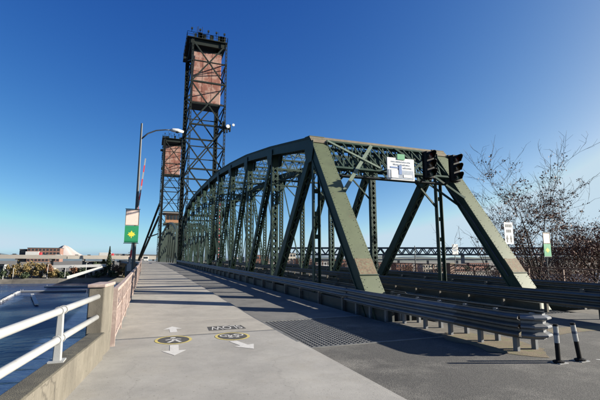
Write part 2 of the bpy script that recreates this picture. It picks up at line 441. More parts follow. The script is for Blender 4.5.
# painted marks on the sidewalk
Z = 0.154
def ring(cx, cy, r0, r1, m, name, ry=1.0, z=Z):
    g = MB(); n = 40
    for k in range(n):
        a = 2*math.pi*k/n; b = 2*math.pi*(k+1)/n
        if r0 > 0: g.quad((cx+r0*math.cos(a), cy+r0*ry*math.sin(a), z), (cx+r1*math.cos(a), cy+r1*ry*math.sin(a), z), (cx+r1*math.cos(b), cy+r1*ry*math.sin(b), z), (cx+r0*math.cos(b), cy+r0*ry*math.sin(b), z))
        else: g.poly([(cx, cy, z), (cx+r1*math.cos(a), cy+r1*ry*math.sin(a), z), (cx+r1*math.cos(b), cy+r1*ry*math.sin(b), z)])
    return g.build(name, m, walk)
def arrow(tip, tail, m='road_white', z=Z, sw=.17, hw=.46, hl=.42):
    t = Vector((*tip, z)); a = Vector((*tail, z)); d = (t-a).normalized(); u = Vector((-d.y, d.x, 0))
    nk = t - d*hl
    g = MB(); g.poly([a-u*sw/2, a+u*sw/2, nk+u*sw/2, nk-u*sw/2]); g.poly([nk-u*hw/2, nk+u*hw/2, t])
    return g.build('painted_arrow', m, walk)
for cx, cy, kind in ((0.62, 9.58, 'walker'), (1.92, 9.55, 'bicycle')):
    ring(cx, cy, 0, .335, 'road_black', 'painted_disc', 1.25)
    ring(cx, cy, .335, .395, 'road_yellow', 'painted_ring', 1.22)
    g = MB(); z = Z+.004
    def st(x0, y0, x1, y1, w=.06):
        p = Vector((cx+x0, cy+y0, z)); q = Vector((cx+x1, cy+y1, z)); d = (q-p).normalized(); u = Vector((-d.y, d.x, 0))*w/2
        g.quad(p-u, p+u, q+u, q-u)
    if kind == 'walker':
        st(0, .12, .02, -.08, .11); st(.02, -.06, -.13, -.3, .07); st(.03, -.06, .13, -.3, .07); st(0, .1, -.17, -.02, .05); st(0, .1, .16, 0, .05)
        n = 14; g.poly([(cx+.06*math.cos(2*math.pi*k/n), cy+.22+.07*math.sin(2*math.pi*k/n), z) for k in range(n)])
    else:
        for wx in (-.16, .16):
            n = 18
            for k in range(n):
                a = 2*math.pi*k/n; b = 2*math.pi*(k+1)/n
                g.quad((cx+wx+.085*math.cos(a), cy+.1+.1*math.sin(a), z), (cx+wx+.12*math.cos(a), cy+.1+.14*math.sin(a), z), (cx+wx+.12*math.cos(b), cy+.1+.14*math.sin(b), z), (cx+wx+.085*math.cos(b), cy+.1+.1*math.sin(b), z))
        st(-.16, .1, -.05, -.14, .04); st(.16, .1, -.0, .1, .04); st(0, .1, -.07, -.1, .04); st(.16, .1, .09, -.16, .04); st(-.06, -.1, .1, -.12, .04); st(.04, -.19, .13, -.17, .04); st(-.12, -.16, -.02, -.16, .045)
    g.build('painted_symbol', 'road_white', walk)
arrow((0.69, 11.45), (0.68, 10.55)); arrow((0.55, 8.05), (0.60, 9.0))
arrow((2.06, 8.08), (1.82, 8.98))
g = MB(); g.quad((1.52, 10.46, Z), (2.46, 10.46, Z), (2.44, 11.06, Z), (1.55, 11.06, Z)); g.build('painted_panel', 'road_black', walk)
fc = bpy.data.curves.new('stencil_text', 'FONT'); fc.body = 'SLOW'; fc.size = 0.62; fc.align_x = 'CENTER'; fc.align_y = 'CENTER'
to = bpy.data.objects.new('stencil_tmp', fc); col.objects.link(to)
bpy.context.view_layer.update()
tm = bpy.data.meshes.new_from_object(to.evaluated_get(bpy.context.evaluated_depsgraph_get()))
bpy.data.objects.remove(to)
xsv = [v.co.x for v in tm.vertices]; ysv = [v.co.y for v in tm.vertices]
sx = .80/(max(xsv)-min(xsv)); sy = .50/(max(ysv)-min(ysv)); mxv = (max(xsv)+min(xsv))/2; myv = (max(ysv)+min(ysv))/2
for v in tm.vertices: v.co = Vector((1.99 - (v.co.x-mxv)*sx, 10.76 - (v.co.y-myv)*sy, Z+.004))
tm.materials.append(MATS['road_white'])
so = bpy.data.objects.new('painted_word', tm); col.objects.link(so); so.parent = walk

# steel grating decks (open mesh over the river)
def grating(name, x0, x1, y0, y1, dx, dy, t=.03, h=.05):
    g = MB(); n = int((x1-x0)/dx); ysg = frange(y0, y1, 15)
    for i in range(n+1):
        x = x0 + (x1-x0)*i/n
        for a, b in zip(ysg[:-1], ysg[1:]): g.box(x-t/2, x+t/2, a, b, -h, 0, True)
    m = int((y1-y0)/dy)
    for j in range(m+1):
        yy = y0 + (y1-y0)*j/m; g.box(x0, x1, yy-t/2, yy+t/2, -h, -.006, True)
    o = g.build(name, 'grating_steel'); o['kind'] = 'structure'; return o
gl = grating('grating_deck', 3.2, 5.05, 8.5, 12.35, .115, .125, t=.042)
g = MB(); g.box(5.08, 6.9, 8.47, 12.37, -.2, 0, True); struct('deck_apron', g, 'asphalt')
lane = struct('outer_lane', MB().box(3.2, 6.9, 12.38, 12.5, -.2, .012, True), 'grating_steel')
yl = 12.52
while yl < 98:
    y1 = min(yl+7.2, 98.2); g = MB(); g.box(3.2, 6.9, yl, y1-.03, -.06, 0, True); g.build('deck_panel', 'lane_deck', lane); yl = y1
gc = grating('grating_deck', 8.75, 14.45, 10.6, 98, .16, .17)
gr = grating('grating_deck', 16.3, 19.95, 8.5, 98, .16, .17)
for o, (a, b) in ((gl, (3.4, 4.9)), (gc, (9.0, 14.2)), (gr, (16.5, 19.7))):
    for k in range(5):
        x = a + (b-a)*k/4; g = MB()
        for p, q in zip(frange(8.6, 12.3 if o is gl else 98, 2 if o is gl else 12)[:-1], frange(8.6, 12.3 if o is gl else 98, 2 if o is gl else 12)[1:]): g.box(x-.08, x+.08, p, q, -.5, -.055, True)
        g.build('stringer', 'dark_steel', o)
g = MB(); g.box(8.4, 14.8, 8.4, 10.55, -.2, -.004); struct('deck_apron', g, 'asphalt')
g = MB(); g.box(6.97, 8.38, 8.4, 11.0, -.25, -.004); struct('deck_apron', g, 'concrete_wall')
g = MB(); g.box(14.82, 16.25, 8.4, 11.0, -.25, -.004); struct('deck_apron', g, 'concrete_wall')

# ================================================================== TRUSS SPAN
XL, XR, PANEL, Y0 = 7.8, 15.4, 7.22, 11.2
UH = {1: 7.75, 2: 9.1, 3: 10.25, 4: 11.1, 5: 11.75, 6: 12.05, 7: 12.2, 8: 12.3, 9: 12.15, 10: 11.5, 11: 9.4}
def lacing(mb, p, q, gap, off, axis, n_dir, pitch, w=.055, t=.012, double=False):
    """zig-zag bars between two channels: p-q centre line, gap between channels along axis, bars on the face at off along n_dir"""
    p = Vector(p); q = Vector(q); L = (q-p).length; d = (q-p)/L; ax = Vector(axis); ax = (ax-d*ax.dot(d)).normalized(); nd = Vector(n_dir); nd = (nd-d*nd.dot(d)).normalized()
    n = max(2, int(L/pitch))
    for k in range(n):
        a = p + d*(L*k/n) + nd*off; b = p + d*(L*(k+1)/n) + nd*off; s = 1 if k % 2 else -1
        mb.beam(a+ax*(gap/2*s), b-ax*(gap/2*s), t, w, side=nd)
        if double: mb.beam(a-ax*(gap/2*s)+nd*.012, b+ax*(gap/2*s)+nd*.012, t, w, side=nd)
def laced_member(name, p, q, gap, depth, web, parent, pmat, pitch, double=True, w=.055, plates=True, ends=.12):
    """two channels (webs facing sideways) tied by lacing bars on both open faces"""
    p = Vector(p); q = Vector(q); d = (q-p).normalized(); X = Vector((1, 0, 0)); nd = d.cross(X).normalized()
    g = MB()
    for s in (-1, 1):
        o = X*(s*gap/2)
        g.beam(p+o, q+o, web, depth, side=X)
        for f in (-1, 1):
            oo = o - X*(s*.05) + nd*(f*depth/2)
            g.beam(p+oo, q+oo, .10+web, .022, side=X)
    L = (q-p).length
    if plates:
        for a, b in ((0, ends*L*.8), (L-ends*L*.8, L)):
            for f in (-1, 1): g.beam(p+d*a+nd*(f*(depth/2+.014)), p+d*b+nd*(f*(depth/2+.014)), gap-.02, .012, side=X)
    o = g.build(name, pmat, parent)
    lm = MB(); a = p+d*(L*ends*.7); b = q-d*(L*ends*.7)
    for f in (-1, 1): lacing(lm, a, b, gap-.04, f*(depth/2+.016), X, nd, pitch, w, double=double)
    lo = lm.build('lacing', pmat, o); lo['kind'] = 'stuff'
    return o
def rivets(mb, p, q, side, nrm, off_s, off_n, pitch=.15, r=.015):
    p = Vector(p); q = Vector(q); L = (q-p).length; d = (q-p)/L; n = int(L/pitch)
    for k in range(n+1):
        c = p + d*(L*k/n) + Vector(side)*off_s + Vector(nrm)*off_n
        mb.sphere(c, r, 5, 3)

span = thing('truss_span', 'green riveted steel through truss span with arched top chord over the roadway', 'bridge span', (11.6, Y0, 0))
def U(i, x): return W(x, Y0+PANEL*i, UH[i])
def Lo(i, x): return W(x, Y0+PANEL*i + (1.4 if i == 0 else 0), -.35)
NP = 12
for x in (XL, XR):
    near = x == XL
    # inclined end posts: box of two side plates and a cover plate
    for (a, b, c) in ((Lo(0, x), U(1, x), -1), (Lo(NP, x), U(NP-1, x), 1)):
        d = (b-a).normalized(); X = Vector((1, 0, 0)); nrm = d.cross(X).normalized()
        if nrm.z < 0: nrm = -nrm
        ep = MB()
        for s in (-1, 1):
            ep.beam(a+X*(s*.31), b+X*(s*.31), .035, .60, side=X)
            for f in (-1, 1): ep.beam(a+X*(s*.345)+nrm*(f*.27), b+X*(s*.345)+nrm*(f*.27), .05, .06, side=X)
        e = ep.build('end_post', 'green_paint_shaded', span)
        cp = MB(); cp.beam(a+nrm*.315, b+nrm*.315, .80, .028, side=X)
        cp.build('cover_plate', 'green_plate_lit', e)
        if c < 0:
            rv = MB()
            for s in (-1, 1):
                rivets(rv, a, b, X, nrm, s*.35, .332); rivets(rv, a, b, X, nrm, s*.25, .332, .32)
            rivets(rv, a, b, -X, nrm, .372, .27, .16); rivets(rv, a, b, -X, nrm, .372, -.27, .16)
            ro = rv.build('rivets', 'green_plate_lit', e); ro['kind'] = 'stuff'
            p0 = a + d*((1.15-a.z)/d.z); p1 = a + d*((1.75-a.z)/d.z)
            sp = MB(); sp.beam(p0+nrm*.336, p1+nrm*.336, .76, .016, side=X); so_ = sp.build('splice_plate', 'rusty_plate', e); so_['label'] = 'rust-stained splice plate low on the end post'
            sp = MB(); sp.beam(p0-d*.04+nrm*.345, p0+nrm*.345, .84, .05, side=X); sp.build('collar_plate', 'green_paint_shaded', e)
        g = MB(); lacing(g, a, b, .6, -.3, X, nrm, .55, .07, double=True); lo = g.build('lacing', 'green_paint_shaded', e); lo['kind'] = 'stuff'
    # top chord, one piece per panel
    for i in range(1, NP-1):
        a, b = U(i, x), U(i+1, x); d = (b-a).normalized(); X = Vector((1, 0, 0)); up = X.cross(d).normalized()
        if up.z < 0: up = -up
        tcm = MB()
        for s in (-1, 1):
            tcm.beam(a+X*(s*.3), b+X*(s*.3), .035, .58, side=X)
            for f in (-1, 1): tcm.beam(a+X*(s*.335)+up*(f*.26), b+X*(s*.335)+up*(f*.26), .045, .055, side=X)
        t = tcm.build('top_chord', 'green_paint_shaded', span)
        g = MB(); g.beam(a+up*.305, b+up*.305, .78, .026, side=X); g.build('cover_plate', 'green_paint_shaded', t)
        g = MB(); lacing(g, a, b, .58, -.29, X, up, .5, .06, double=True); lo = g.build('lacing', 'green_paint_shaded', t); lo['kind'] = 'stuff'
    # bottom chord
    for i in range(NP):
        a, b = Lo(i, x), Lo(i+1, x); g = MB()
        for s in (-1, 1): g.beam(a+Vector((s*.22, 0, 0)), b+Vector((s*.22, 0, 0)), .04, .5, side=(1, 0, 0))
        g.build('bottom_chord', 'green_paint_shaded', span)
    # verticals
    for i in range(1, NP):
        a, b = Lo(i, x), U(i, x)
        if i in (1, NP-1):
            v = MB()
            for s in (-1, 1): v.beam(a+Vector((s*.17, 0, 0)), b+Vector((s*.17, 0, -.2)), .035, .26, side=(1, 0, 0)); v.beam(a+Vector((s*.13, 0, 0)), b+Vector((s*.13, 0, -.2)), .1, .022, side=(1, 0, 0))
            o = v.build('hanger', 'green_paint_shaded', span)
            z = a.z+.9
            while z < b.z-.5:
                g = MB(); g.beam((a.x, a.y, z), (a.x, a.y, z+.22), .30, .05, side=(1, 0, 0)); z += 1.15
                g.build('batten_plate', 'green_paint_shaded', o)
        else:
            laced_member('vertical', a, b-Vector((0, 0, .25)), .42, .30, .03, span, 'green_paint_shaded', .36 if i < 7 else .7, double=i < 7)
    # diagonals fall towards the middle of the span
    for i in range(1, NP-1):
        if i < NP/2: a, b = U(i, x), Lo(i+1, x)
        else: a, b = U(i+1, x), Lo(i, x)
        dep = {1: .50, 2: .40, 3: .34, 4: .28}.get(min(i, NP-1-i), .26)
        laced_member('diagonal', a, b, .40, dep, .03, span, 'green_paint_shaded', .42 if i < 6 else .8, double=False, w=.07, ends=.16)
        if i in (4, 5, 6, 7):
            c, e_ = (U(i+1, x), Lo(i, x)) if i < NP/2 else (U(i, x), Lo(i+1, x))
            g = MB(); g.beam(c, e_, .1, .1, side=(1, 0, 0)); g.build('counter_brace', 'green_paint_shaded', span)
    # gusset plates at the joints
    for i in range(1, NP):
        a = U(i, x)
        for s in (-1, 1):
            g = MB(); q = a+Vector((s*.375, 0, -.28)); 
            pts = [(0, -.55, .30), (0, .55, .30), (0, .6, -.1), (0, .32, -.75), (0, -.32, -.75), (0, -.6, -.1)]
            n = len(pts); vs = [q+Vector(p) for p in pts]; vs2 = [v+Vector((s*.02, 0, 0)) for v in vs]
            g.v = vs+vs2; g.f = [tuple(range(n)), tuple(range(n, 2*n))[::-1]]+[(k, (k+1) % n, n+(k+1) % n, n+k) for k in range(n)]
            g.build('gusset_plate', 'green_paint_shaded', span)
    a = U(1, x); g = MB(); d = (U(1, x)-Lo(0, x)).normalized()
    g.beam(a-d*.45+Vector((0, -.25, .27)), a+Vector((0, -.12, .32)), .84, .03, side=(1, 0, 0)); g.build('joint_cover', 'tan_plate', span)
    g = MB(); g.beam(a+Vector((0, -.16, .335)), a+Vector((0, .55, .44)), .82, .035, side=(1, 0, 0)); g.build('joint_cover', 'tan_plate' if not near else 'green_plate_lit', span)

# portal frame in the plane of the end posts
a0, b0 = Lo(0, XL), U(1, XL); dE = (b0-a0).normalized(); nE = dE.cross(Vector((1, 0, 0))); nE = nE if nE.z > 0 else -nE
def PP(x, s):   # point in the portal plane: x across, s metres down the slope from the joint
    return Vector((x, 0, 0)) + Vector((0, b0.y, b0.z)) - dE*s
xl, xr = XL+.36, XR-.36
pf = MB()
for s, off in ((.05, .24), (.05, -.24), (2.05, .24), (2.05, -.24)):
    pf.beam(PP(xl, s)+nE*off, PP(xr, s)+nE*off, .14, .12, side=dE)
po = pf.build('portal_frame', 'green_paint_shaded', span)
g = MB(); g.beam(PP(xl, -.06)+nE*.27, PP(xr, -.06)+nE*.27, .34, .025, side=dE); g.build('portal_plate', 'tan_plate', po)
g = MB()
n = 13
for off in (.24, -.24):
    for k in range(n):
        xa = xl+(xr-xl)*k/n; xb = xl+(xr-xl)*(k+1)/n
        g.beam(PP(xa, 1.98)+nE*off, PP(xb, .12)+nE*off, .03, .075, side=nE); g.beam(PP(xa, .12)+nE*(off+.035), PP(xb, 1.98)+nE*(off+.035), .03, .075, side=nE)
o = g.build('portal_lattice', 'green_paint_shaded', po); o['kind'] = 'stuff'
for k in range(5):      # ties through the depth
    x = xl+(xr-xl)*k/4; g = MB(); g.beam(PP(x, .05)+nE*.24, PP(x, 2.05)-nE*.24, .06, .06); g.build('tie', 'green_paint_shaded', po)
for s0, xa in ((1, xl), (-1, xr)):
    pm_ = 'green_pale' if s0 > 0 else 'green_paint_shaded'
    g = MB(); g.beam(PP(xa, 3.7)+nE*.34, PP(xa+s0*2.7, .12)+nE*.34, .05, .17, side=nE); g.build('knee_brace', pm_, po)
    g = MB(); g.beam(PP(xa, 3.7)-nE*.2, PP(xa+s0*2.7, .12)-nE*.2, .05, .15, side=nE); g.build('knee_brace', 'green_paint_shaded', po)
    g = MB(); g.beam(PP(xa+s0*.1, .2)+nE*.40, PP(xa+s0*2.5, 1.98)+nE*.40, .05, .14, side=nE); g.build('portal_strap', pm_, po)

g = MB(); g.tube([PP(xl+.4, 2.2)-nE*.1, PP(xr-.2, 2.2)-nE*.1, PP(xr-.05, 4.6)+nE*.05, PP(xr-.05, 8.2)+nE*.05], .03, 6); g.build('conduit', 'lamp_metal', po)
# cross struts, sway frames and top laterals between the trusses
for i in range(1, NP):
    y = Y0+PANEL*i; h = UH[i]
    def Q(x, z, yy=y): return W(x, yy, z)
    st_ = MB(); drop = 1.25 if i < 3 else 1.7
    for z in (h+.12, h-drop):
        for dy in (-.14, .14): st_.beam(Q(XL+.33, z, y+dy), Q(XR-.33, z, y+dy), .09, .10, side=(0, 1, 0))
    so_ = st_.build('cross_strut', 'green_paint_shaded', span)
    g = MB(); n = 10
    for k in range(n):
        xa = XL+.33+(XR-XL-.66)*k/n; xb = XL+.33+(XR-XL-.66)*(k+1)/n
        g.beam(Q(xa, h+.1), Q(xb, h-drop), .025, .06, side=(0, 1, 0)); g.beam(Q(xa, h-drop, y+.03), Q(xb, h+.1, y+.03), .025, .06, side=(0, 1, 0))
    o = g.build('lattice', 'green_paint_shaded', so_); o['kind'] = 'stuff'
    for s, xa in ((1, XL+.2), (-1, XR-.2)):
        g = MB(); g.beam(Q(xa, h-drop-1.7), Q(xa+s*1.7, h-drop), .09, .09, side=(0, 1, 0)); g.build('knee_brace', 'green_paint_shaded', span)
    if i < NP-1:
        j = i+1
        for xa, xb in ((XL, XR), (XR, XL)):
            g = MB(); p = U(i, xa)+Vector((0, 0, .15)); q = U(j, xb)+Vector((0, 0, .15 if xa == XL else .26))
            for dz in (-.09, .09): g.beam(p+Vector((0, 0, dz)), q+Vector((0, 0, dz)), .10, .03, side=(1, 0, 0))
            o = g.build('lateral_brace', 'green_paint_shaded', span)
            g = MB(); lacing(g, p, q, .16, 0, (0, 0, 1), (0, 1, 0), .28, .04); o2 = g.build('lacing', 'green_paint_shaded', o); o2['kind'] = 'stuff'
# floor beams under the deck
for i in range(NP+1):
    g = MB(); y = Y0+PANEL*i; g.box(-.7, 24, y-.12, y+.12, -1.5, -.56, True); g.build('floor_beam', 'dark_steel', span)

# ================================================================== PIERS
for k, (yy, zz) in enumerate(((98.6, 'near'), (176, 'far'))):
    g = MB(); sx_ = W(0, yy, 0).x
    g.box(sx_+1, sx_+22, yy-2.2, yy+4, WATER-3, -1.0); o = g.build('bridge_pier', 'concrete_wall', bevel=.3)
    tag(o, 'concrete river pier under the %s lift tower' % ('near' if k == 0 else 'far'), 'pier', 'river piers')

# ================================================================== LIFT TOWERS
def tower(yb, yf, label, cwlabel, far):
    """four legs with X bracing; yb thin legs towards land, yf heavy legs beside the lift span"""
    ym = (yb+yf)/2; cx = W(11.6, ym, 0).x
    t = thing('lift_tower', label, 'tower', (cx, ym, grade(ym)), 'lift towers')
    pm = 'tower_paint'; top = 50.9; lev = frange(.2, top, 5)
    sgn = 1 if yf > yb else -1
    xa, xb = XL-.0, XR-.0
    def leg_y(z, heavy): return yf if heavy else yb + sgn*1.2*max(0, z)/top
    def Pt(x, z, heavy):
        y = leg_y(z, heavy); v = W(x, y, 0); return Vector((v.x, y, grade(ym)+z))
    for x in (xa, xb):
        for heavy in (True, False):
            w = .95 if heavy else .42
            g = MB(); p, q = Pt(x, -1.2, heavy), Pt(x, top, heavy)
            if heavy:
                for s in (-1, 1): g.beam(p+Vector((s*w*.42, 0, 0)), q+Vector((s*w*.42, 0, 0)), .12, w, side=(1, 0, 0))
                g.beam(p+Vector((0, sgn*w*.3, 0)), q+Vector((0, sgn*w*.3, 0)), w*.8, .08, side=(1, 0, 0))
            else:
                for s in (-1, 1): g.beam(p+Vector((s*w*.4, 0, 0)), q+Vector((s*w*.4, 0, 0)), .09, w, side=(1, 0, 0))
            lg = g.build('leg', pm, t)
            g = MB(); lacing(g, p, q, w*.85, -sgn*w*.5, (1, 0, 0), (0, 1, 0), .9, .1, double=True); o = g.build('lacing', pm, lg); o['kind'] = 'stuff'
    def br(p, q, w=.28):
        g = MB(); g.beam(p, q, w, w*.8); return g.build('brace', pm, t)
    for k in range(5):
        z0, z1 = lev[k], lev[k+1]; zm = (z0+z1)/2
        for heavy in (True, False):
            if not (z0 < 8 ):
                br(Pt(xa, z0, heavy), Pt(xb, z1, heavy)); br(Pt(xb, z0, heavy)+Vector((0, .3, 0)), Pt(xa, z1, heavy)+Vector((0, .3, 0)))
                br(Pt(xa, zm, heavy), Pt(xb, zm, heavy), .24)
            if k > 0: br(Pt(xa, z0, heavy), Pt(xb, z0, heavy), .42)
        for x in (xa, xb):
            br(Pt(x, z0, True), Pt(x, zm, False), .24); br(Pt(x, zm, False), Pt(x, z1, True), .24)
            br(Pt(x, zm, True), Pt(x, zm, False), .2)
            if k > 0: br(Pt(x, z0, True), Pt(x, z0, False), .24)
    # head: girders, deck, sheaves, railing
    hx0, hx1 = Pt(xa, 0, True).x-1.0, Pt(xb, 0, True).x+.7; y0, y1 = min(yb, yf)+.6, max(yb, yf)+1.2; gz = grade(ym)
    if not far: y0 += 1.5
    g = MB()
    for yy in (y0+.9, y1-1.2): g.box(hx0+.6, hx1-.6, yy-.3, yy+.3, gz+top-.3, gz+top+1.0)
    for xx in (hx0+1.2, hx1-1.2): g.box(xx-.3, xx+.3, y0+.4, y1-.4, gz+top-.2, gz+top+.95)
    g.build('head_girder', pm, t)
    g = MB(); g.box(hx0, hx1, y0, y1, gz+top+1.0, gz+top+1.16); g.build('platform', pm, t)
    for xx in (hx0+1.5, hx1-1.5):
        for yy in (ym+1.0,):
            g = MB(); g.tube([(xx-.45, yy, gz+top+1.9), (xx+.45, yy, gz+top+1.9)], 1.55, 20); sh_ = g.build('sheave', pm, t)
            g = MB(); g.tube([(xx-.7, yy, gz+top+1.9), (xx+.7, yy, gz+top+1.9)], .35, 10); g.build('axle', pm, sh_)
            g = MB(); g.box(xx-.75, xx-.55, yy-1, yy+1, gz+top+1.16, gz+top+2.1); g.box(xx+.55, xx+.75, yy-1, yy+1, gz+top+1.16, gz+top+2.1); g.build('bearing', pm, t)
    g = MB()
    for xx in frange(hx0, hx1, 7):
        for yy in (y0, y1): g.beam((xx, yy, gz+top+1.16), (xx, yy, gz+top+2.3), .07, .07)
    for yy in frange(y0, y1, 6):
        for xx in (hx0, hx1): g.beam((xx, yy, gz+top+1.16), (xx, yy, gz+top+2.3), .07, .07)
    for z in (1.75, 2.3):
        g.beam((hx0, y0, gz+top+z), (hx1, y0, gz+top+z), .06, .06); g.beam((hx0, y1, gz+top+z), (hx1, y1, gz+top+z), .06, .06)
        g.beam((hx0, y0, gz+top+z), (hx0, y1, gz+top+z), .06, .06); g.beam((hx1, y0, gz+top+z), (hx1, y1, gz+top+z), .06, .06)
    g.build('railing', pm, t)
    ra = random.Random(4+far)
    for k in range(6):
        xx = ra.uniform(hx0, hx1); yy = ra.choice((y0+.2, ym, y1-.2)); g = MB(); hh = ra.uniform(.9, 2.6)
        g.tube([(xx, yy, gz+top+1.1), (xx, yy, gz+top+1.16+hh+.6)], .05, 5); g.build('aerial', pm, t)
    g = MB(); g.box(hx0-.5, hx0+.5, ym-2, ym, gz+top-3.6, gz+top-3.1); g.build('service_platform', pm, t)
    for k in range(9):
        xx = ra.uniform(hx0+.3, hx1-.3); hh = ra.uniform(.5, 1.5); ww = ra.uniform(.2, .6)
        g = MB(); g.box(xx-ww, xx+ww, y0+.1, y0+.8, gz+top+1.17, gz+top+1.17+hh); g.build('equipment_box', pm, t)
    for k in range(5):
        xx = hx0+(hx1-hx0)*(k+.5)/5; g = MB(); g.beam((xx, y0, gz+top+2.3), (xx, y0-.5, gz+top+2.7), .1, .1); g.box(xx-.2, xx+.2, y0-.8, y0-.5, gz+top+2.55, gz+top+2.95); g.build('floodlight', pm, t)
    # counterweight hangs inside
    cxw = W(11.6, ym, 0).x; cw = thing('counterweight', cwlabel, 'counterweight', (cxw, ym, gz+37.0), 'tower counterweights')
    hw = 3.28; dpt = 2.1
    g = MB(); g.box(cxw-hw, cxw+hw, ym-dpt, ym+dpt, gz+37.0, gz+49.8); g.build('block', 'counterweight', cw, bevel=.12)
    for i_ in range(3):
        for j_ in range(5):
            for sy_ in (-1, 1):
                x0_ = cxw-hw+.1+i_*(2*hw-.2)/3; z0_ = gz+37.2+j_*12.4/5; ya_ = ym+sy_*dpt
                g = MB(); g.box(x0_+.05, x0_+(2*hw-.2)/3-.05, min(ya_, ya_+sy_*.07), max(ya_, ya_+sy_*.07), z0_+.05, z0_+12.4/5-.05); g.build('concrete_panel', 'counterweight', cw)
    for zz in (gz+37.0, gz+49.8):
        g = MB(); g.box(cxw-hw-.05, cxw+hw+.05, ym-dpt-.06, ym+dpt+.06, zz-.35, zz+.12); g.build('steel_band', pm, cw)
    for s in (-1, 1):
        for k in range(4):
            xx = cxw + s*2.6 + (k-1.5)*.16; g = MB(); g.tube([(xx, ym+.3, gz+49.8), (xx, ym+.3, gz+top+1.2)], .035, 5); g.build('rope', 'black_paint', cw)
    # ropes on the span side
    for x in (xa, xb):
        for k in range(4):
            p = Pt(x-.3+.2*k, 12.5, True)+Vector((0, sgn*1.4, 0)); q = Pt(x-.3+.2*k, top+1.5, True)+Vector((0, sgn*1.1, 0))
            g = MB(); g.tube([p, q], .03, 5); g.build('suspension_rope', 'black_paint', t)
    return t, Pt
tw, Pt1 = tower(87.0, 99.2, 'tall dark steel lift tower standing above the arched truss', 'pale pink concrete counterweight high in the near tower', 0)
g = MB()
q = Pt1(XR, 30.5, False)
g.box(q.x-.9, q.x+1.3, q.y-.8, q.y+.8, q.z-.1, q.z+.05)
for k in range(7):
    dx = rnd.uniform(-.7, 1.2); g.box(q.x+dx-.14, q.x+dx+.14, q.y-.8+rnd.uniform(0, .4), q.y-.3+rnd.uniform(0, .3), q.z+rnd.uniform(-1.3, .2), q.z+rnd.uniform(.5, 1.9))
g.build('antenna_rack', 'tower_paint', tw)
g = MB(); q = Pt1(XR, 30.0, False); g.tube([(q.x+.6, q.y-.9, q.z+.6), (q.x+.6, q.y-1.15, q.z+.6)], .42, 12); g.tube([(q.x+1.9, q.y-.5, q.z+1.2), (q.x+1.9, q.y-.75, q.z+1.2)], .3, 12); g.build('dish', 'sign_white', tw)
tw2, Pt2 = tower(184.5, 172.5, 'far dark steel lift tower seen left of the near tower', 'pink concrete counterweight inside the far lift tower', 1)
for dz, dx in ((0, 0), (-5.5, .6)):      # raking back stays of the far tower
    p = Pt2(XL, 25+dz, False); q = W(1.6+dx, 214, 0.5); g = MB(); g.beam(p, q, .75, .75); g.build('back_stay', 'tower_paint', tw2)
p = Pt2(XL, 12, False); q = W(4.2, 200, 11); g = MB(); g.beam(p, q, .4, .4); g.build('stay_tie', 'tower_paint', tw2)

# ================================================================== LIFT SPAN
lift = thing('lift_span', 'distant dark green lift span between the two towers', 'bridge span', tuple(W(11.6, 101, 0)))
ln = 10; ly0, lp = 101.5, 7.0
lh = [0, 8.5, 10.2, 11.4, 12, 12.3, 12, 11.4, 10.2, 8.5, 0]
for x in (XL, XR):
    up_ = [W(x, ly0+lp*i, lh[i]) for i in range(ln+1)]; dn_ = [W(x, ly0+lp*i, -.4) for i in range(ln+1)]
    for i in range(ln):
        a = dn_[0] if i == 0 else up_[i]; b = dn_[ln] if i == ln-1 else up_[i+1]
        g = MB(); g.beam(a, b, .6, .6, side=(1, 0, 0)); g.build('top_chord' if 0 < i < ln-1 else 'end_post', 'far_green', lift)
        g = MB(); g.beam(dn_[i], dn_[i+1], .5, .5, side=(1, 0, 0)); g.build('bottom_chord', 'far_green', lift)
        if i > 0:
            g = MB(); g.beam(dn_[i], up_[i], .45, .35, side=(1, 0, 0)); g.build('vertical', 'far_green', lift)
        if 0 < i < ln-1:
            a, b = (up_[i], dn_[i+1]) if i < ln/2 else (dn_[i], up_[i+1])
            g = MB(); g.beam(a, b, .4, .4, side=(1, 0, 0)); g.build('diagonal', 'far_green', lift)
for i in range(1, ln):
    g = MB(); yy = ly0+lp*i
    for z in (lh[i], lh[i]-1.6): g.beam(W(XL, yy, z), W(XR, yy, z), .3, .3)
    for k in range(6): g.beam(W(XL+1.26*k, yy, lh[i]-1.6), W(XL+1.26*(k+1), yy, lh[i]), .1, .1, side=(0, 1, 0))
    g.build('cross_strut', 'far_green', lift)
g = MB()
for a, b in zip(frange(98.3, 260, 20)[:-1], frange(98.3, 260, 20)[1:]): g.box(-.6, 3.1, a, b, -.5, .14, True)
g.build('walkway', 'concrete_walk', lift)
g = MB()
for a, b in zip(frange(98.3, 260, 20)[:-1], frange(98.3, 260, 20)[1:]): g.box(3.12, 23.9, a, b, -.6, .0, True)
g.build('road_deck', 'grey_concrete', lift)
# operator's house over the roadway of the lift span
hs = thing('control_house', 'small bridge operator cabin perched over the roadway before the far tower', 'cabin', tuple(W(9.0, 137, 12.6)))
o0 = W(9.0, 137, 12.6)
g = MB(); g.box(o0.x-2.2, o0.x+2.4, o0.y-2.5, o0.y+2.5, o0.z, o0.z+3.0); g.build('cabin_wall', 'copper_box', hs)
g = MB(); g.box(o0.x-3, o0.x+3.2, o0.y-3.2, o0.y+3.2, o0.z+3.0, o0.z+3.35); g.build('roof', 'grey_concrete', hs)
g = MB(); g.box(o0.x-2.8, o0.x+3.0, o0.y-3.1, o0.y+3.1, o0.z-.5, o0.z-.02); g.build('floor_frame', 'far_green', hs)
for k in range(4):
    g = MB(); g.box(o0.x-1.9+1.05*k, o0.x-1.05+1.05*k, o0.y-2.56, o0.y-2.45, o0.z+1.0, o0.z+2.5); g.build('window', 'glass_dark', hs)
for k in range(4):
    g = MB(); g.box(o0.x-2.26, o0.x-2.15, o0.y-2.1+1.1*k, o0.y-1.2+1.1*k, o0.z+1.0, o0.z+2.5); g.build('window', 'glass_dark', hs)

